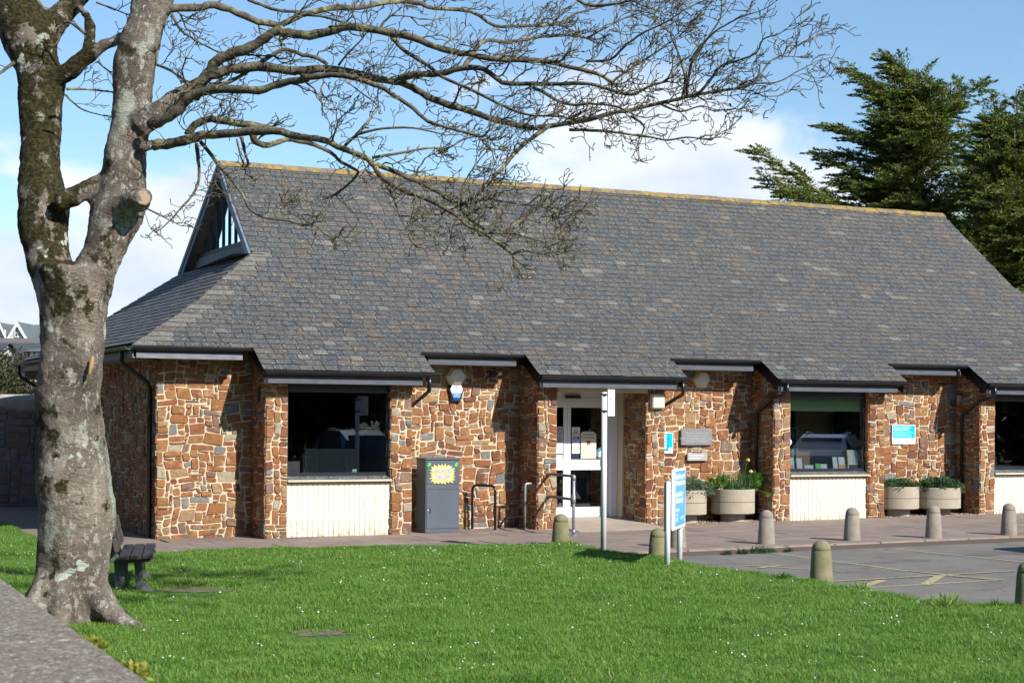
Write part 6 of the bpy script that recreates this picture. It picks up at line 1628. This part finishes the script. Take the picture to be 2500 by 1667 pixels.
specA = [(2085,560,1722,332,.75,-1), (2085,575,1745,400,.9,1), (2085,450,1865,345,.6,0), (2085,500,1800,432,.8,-2), (2085,560,1850,470,.9,2), (2085,345,1898,282,.6,-1), (2090,390,1925,350,.8,1),
         (2090,235,1945,150,.42,0), (2090,250,1985,205,.5,-1), (2100,190,2030,128,.36,0), (2095,260,2065,140,.5,.5), (2100,270,2110,158,.6,0), (2100,290,2140,175,.5,-1), (2105,270,2262,190,.45,1), (2105,290,2215,238,.55,-1), (2105,350,2190,185,.4,0), (2105,420,2230,300,.9,1),
         (2085,480,1930,410,1.0,0), (2100,500,2210,400,1.0,-2), (2100,560,2180,470,1.0,2), (2085,600,1900,455,.9,1), (2095,520,2060,380,1.1,-3), (2095,480,2120,300,1.1,-2), (2095,400,2040,250,1.0,-1), (2095,400,2150,260,1.0,-2)]
xa = lambda f_: 165*(1-f_)**.7+35
cypress('tall windswept cypress with ragged arms reaching left over the roof ridge', dsp(2095, 900, YC), arms_from(specA, YC, ((2090,560), (2090,230)), 42, xa, 5), 5)
specB = [(2330,600,2250,262,.7,0), (2330,560,2280,215,.6,-1), (2335,500,2335,205,.7,0), (2340,480,2400,215,.8,1), (2330,600,2230,380,.9,-2), (2330,640,2200,520,.7,1), (2330,640,2240,540,.8,-1), (2330,660,2300,570,.9,0), (2340,520,2440,330,1.0,0), (2330,560,2270,330,1.0,-2), (2335,560,2330,300,1.0,-2), (2330,620,2290,440,1.0,-3), (2335,620,2350,500,.9,-2), (2340,700,2330,600,.8,-1),
         (2340,700,2450,480,1.1,0), (2330,700,2260,600,.7,0)]
YC2 = 58.0
cypress('second broad cypress crowding the right edge behind the roof end', dsp(2330, 960, YC2), arms_from(specB, YC2, ((2330,620), (2340,270)), 44, lambda f_: 150*(1-f_)**.6+40, 6), 6)

# ------------------------------------------------------------------ out of frame: parked cars, plus trees and houses added to block sky light
def car(label, x, y, rz, paint, hgt=1.48, L=4.3, suv=False):
    t = thing('parked_car', label, 'car', T(x, y, gxy(x, y)-.09) @ Matrix.Rotation(rz, 4, 'Z'))
    W2 = .88; h = hgt; pm = mat('car_paint', paint, rough=.25, metal=.4, spec=.6, coat=.8)
    sect = [(-L/2,.45), (-L/2+.02,.82), (-L/2+.25,.95), (-L/2+1.0,1.0), (-L/2+1.55,h*.93), (-L/2+2.1,h), (L/2-1.0,h*.985), (L/2-.35,h*.80), (L/2-.05,.98), (L/2,.55)]
    b = MB(); vs = []
    for (xx, zz) in sect:
        in_ = .16 if zz > 1.05 else .0
        for s_ in (-1, 1): vs += [(xx, s_*(W2-in_), zz), (xx, s_*W2, min(zz, .9)), (xx, s_*W2*.98, .25)]
    n = len(sect)
    for i in range(n-1):
        o = i*6
        b.add([], [])
        fs = [(o,o+6,o+9,o+3), (o,o+1,o+7,o+6), (o+1,o+2,o+8,o+7), (o+3,o+9,o+10,o+4), (o+4,o+10,o+11,o+5), (o+2,o+5,o+11,o+8)]
        if i == 0: b.v.extend([tuple(v_) for v_ in vs])
        for f_ in fs: b.f.append(f_); b.m.append(0); b.sm.append(False)
    for f_ in ((0,3,4,5,2,1), tuple((n-1)*6+k for k in (0,1,2,5,4,3))): b.f.append(f_); b.m.append(0); b.sm.append(False)
    b.build('body', pm, t)
    gl = mat('car_glass', (.01,.012,.015), rough=.05, spec=.7)
    for s_ in (-1, 1):
        g = MB(); g.add([(-L/2+1.15, s_*(W2-.02), .98), (L/2-.55, s_*(W2-.02), .98), (L/2-.95, s_*(W2-.145), h*.93), (-L/2+1.75, s_*(W2-.145), h*.91)], [(0,1,2,3)]); g.build('side_window', gl, t)
        MB().tube([(-L/2+1.9, s_*.62, h+.02), (-L/2+2.4, s_*.62, h+.05), (L/2-1.2, s_*.62, h+.03)], .018, 6).build('roof_rail', GALV, t)
        for xx in (-L/2+.85, L/2-.85):
            w_ = MB(); w_.tube([(xx, s_*(W2-.2), .33), (xx, s_*(W2+.01), .33)], .33, 20, smooth=False); wo = w_.build('wheel', BLACK, t); MB().tube([(xx, s_*(W2+.0), .33), (xx, s_*(W2+.02), .33)], .20, 14, smooth=False).build('rim', GALV, wo)
    g = MB(); g.add([(-L/2+1.08, -W2+.2, 1.01), (-L/2+1.08, W2-.2, 1.01), (-L/2+1.5, W2-.24, h*.92), (-L/2+1.5, -W2+.24, h*.92)], [(0,1,2,3)]); g.build('windscreen', gl, t)
    g = MB(); g.add([(L/2-.12, -W2+.2, 1.02), (L/2-.12, W2-.2, 1.02), (L/2-.50, W2-.24, h*.90), (L/2-.50, -W2+.24, h*.90)], [(0,1,2,3)]); g.build('rear_window', gl, t)
    return t
car('dark blue car out of frame, mirrored in the leftmost big window', 17.3, 9.7, 2.0, (.02,.035,.06), 1.62)
car('silver car out of frame, mirrored in the leaflet window', 25.6, 23.2, -.3, (.35,.37,.40))
car('black car out of frame at the kerb beyond the right edge', 10.9, 26.6, TH, (.02,.02,.022), 1.45)
bl = leafmat('backdrop_leaf', (.02,.035,.014), (.04,.06,.02), scale=1)
for i, (x, y, s_) in enumerate(((52,-12,9), (46,-26,9.5), (36,-34,9), (60,3,10), (66,18,10), (26,-40,9), (70,34,10))):
    bush('added_screen_tree', 'leafy tree added out of frame across the car park to screen low sky', 'tree', x, y, 2.0, s_, s_*.8, s_*.70, 9000, .55, bl, 200+i, 2.5, 'trees added out of frame to screen low sky')  # unseen trees, added to keep low sky off the panes and walls

t = thing('added_side_house', 'rendered house added out of frame on the left to darken the side wall', 'house', T(-18.2, 19, 0) @ Matrix.Rotation(TH, 4, 'Z'))  # unseen house, added to keep sky light off the left side wall
b = MB(); b.box(-4, 4, -14, 16, -.4, 6.0); b.build('wall', mat('brown_render', (.16,.13,.10), (.2,.17,.13), scale=1, rough=.95), t)
b = MB(); b.add([(-4.4,-14.4,5.8), (4.4,-14.4,5.8), (0,-14.4,8.6), (-4.4,16.4,5.8), (4.4,16.4,5.8), (0,16.4,8.6)], [(0,1,2), (5,4,3), (0,2,5,3), (1,4,5,2), (0,3,4,1)]); b.build('roof', HSD, t)
for k in range(5):
    MB().box(4.001, 4.05, -12+k*6, -10.8+k*6, 1.0, 2.3).build('window', HGL, t)

BRN = mat('brown_stone_house', (.12,.09,.07), (.17,.13,.10), scale=2, rough=.95)
for i, (x, y, w_, hgt, lab) in enumerate(((-46,-16,15,9,'terraced house added to block sky light, far left of the row out of frame'), (-29,-17,15,8.5,'terraced house added out of frame to block sky light, second from the left'), (-12,-16.5,15,9.5,'terraced house added out of frame to block sky light, in the middle behind the viewer'),
                                  (5,-17,15,8.5,'terraced house added out of frame to block sky light, right behind the viewer'), (22,-16.5,15,9,'terraced house added out of frame to block sky light, right end of the row'))):
    t = thing('added_terrace_house', lab, 'house', T(x, y, 0), 'terraced houses added out of frame to block sky light')  # unseen row, added to block low sky and deepen the shade
    b = MB(); b.box(-w_/2, w_/2, -10, 0, -.5, hgt); b.build('wall', BRN, t)
    b = MB(); b.add([(-w_/2-.3,.4,hgt), (-w_/2-.3,-10.4,hgt), (-w_/2-.3,-5,hgt+4), (w_/2+.3,.4,hgt), (w_/2+.3,-10.4,hgt), (w_/2+.3,-5,hgt+4)], [(0,2,5,3), (1,4,5,2), (0,1,2), (3,5,4)]); b.build('roof', HSD, t)
    for fx in range(4):
        for fz in range(2): MB().box(-w_/2+1.6+fx*3.5, -w_/2+2.9+fx*3.5, .001, .05, 1.2+fz*3.6, 2.9+fz*3.6).build('window', HGL, t)
    MB().box(-.5, .5, .001, .06, 0, 2.1).build('door', HSD, t)
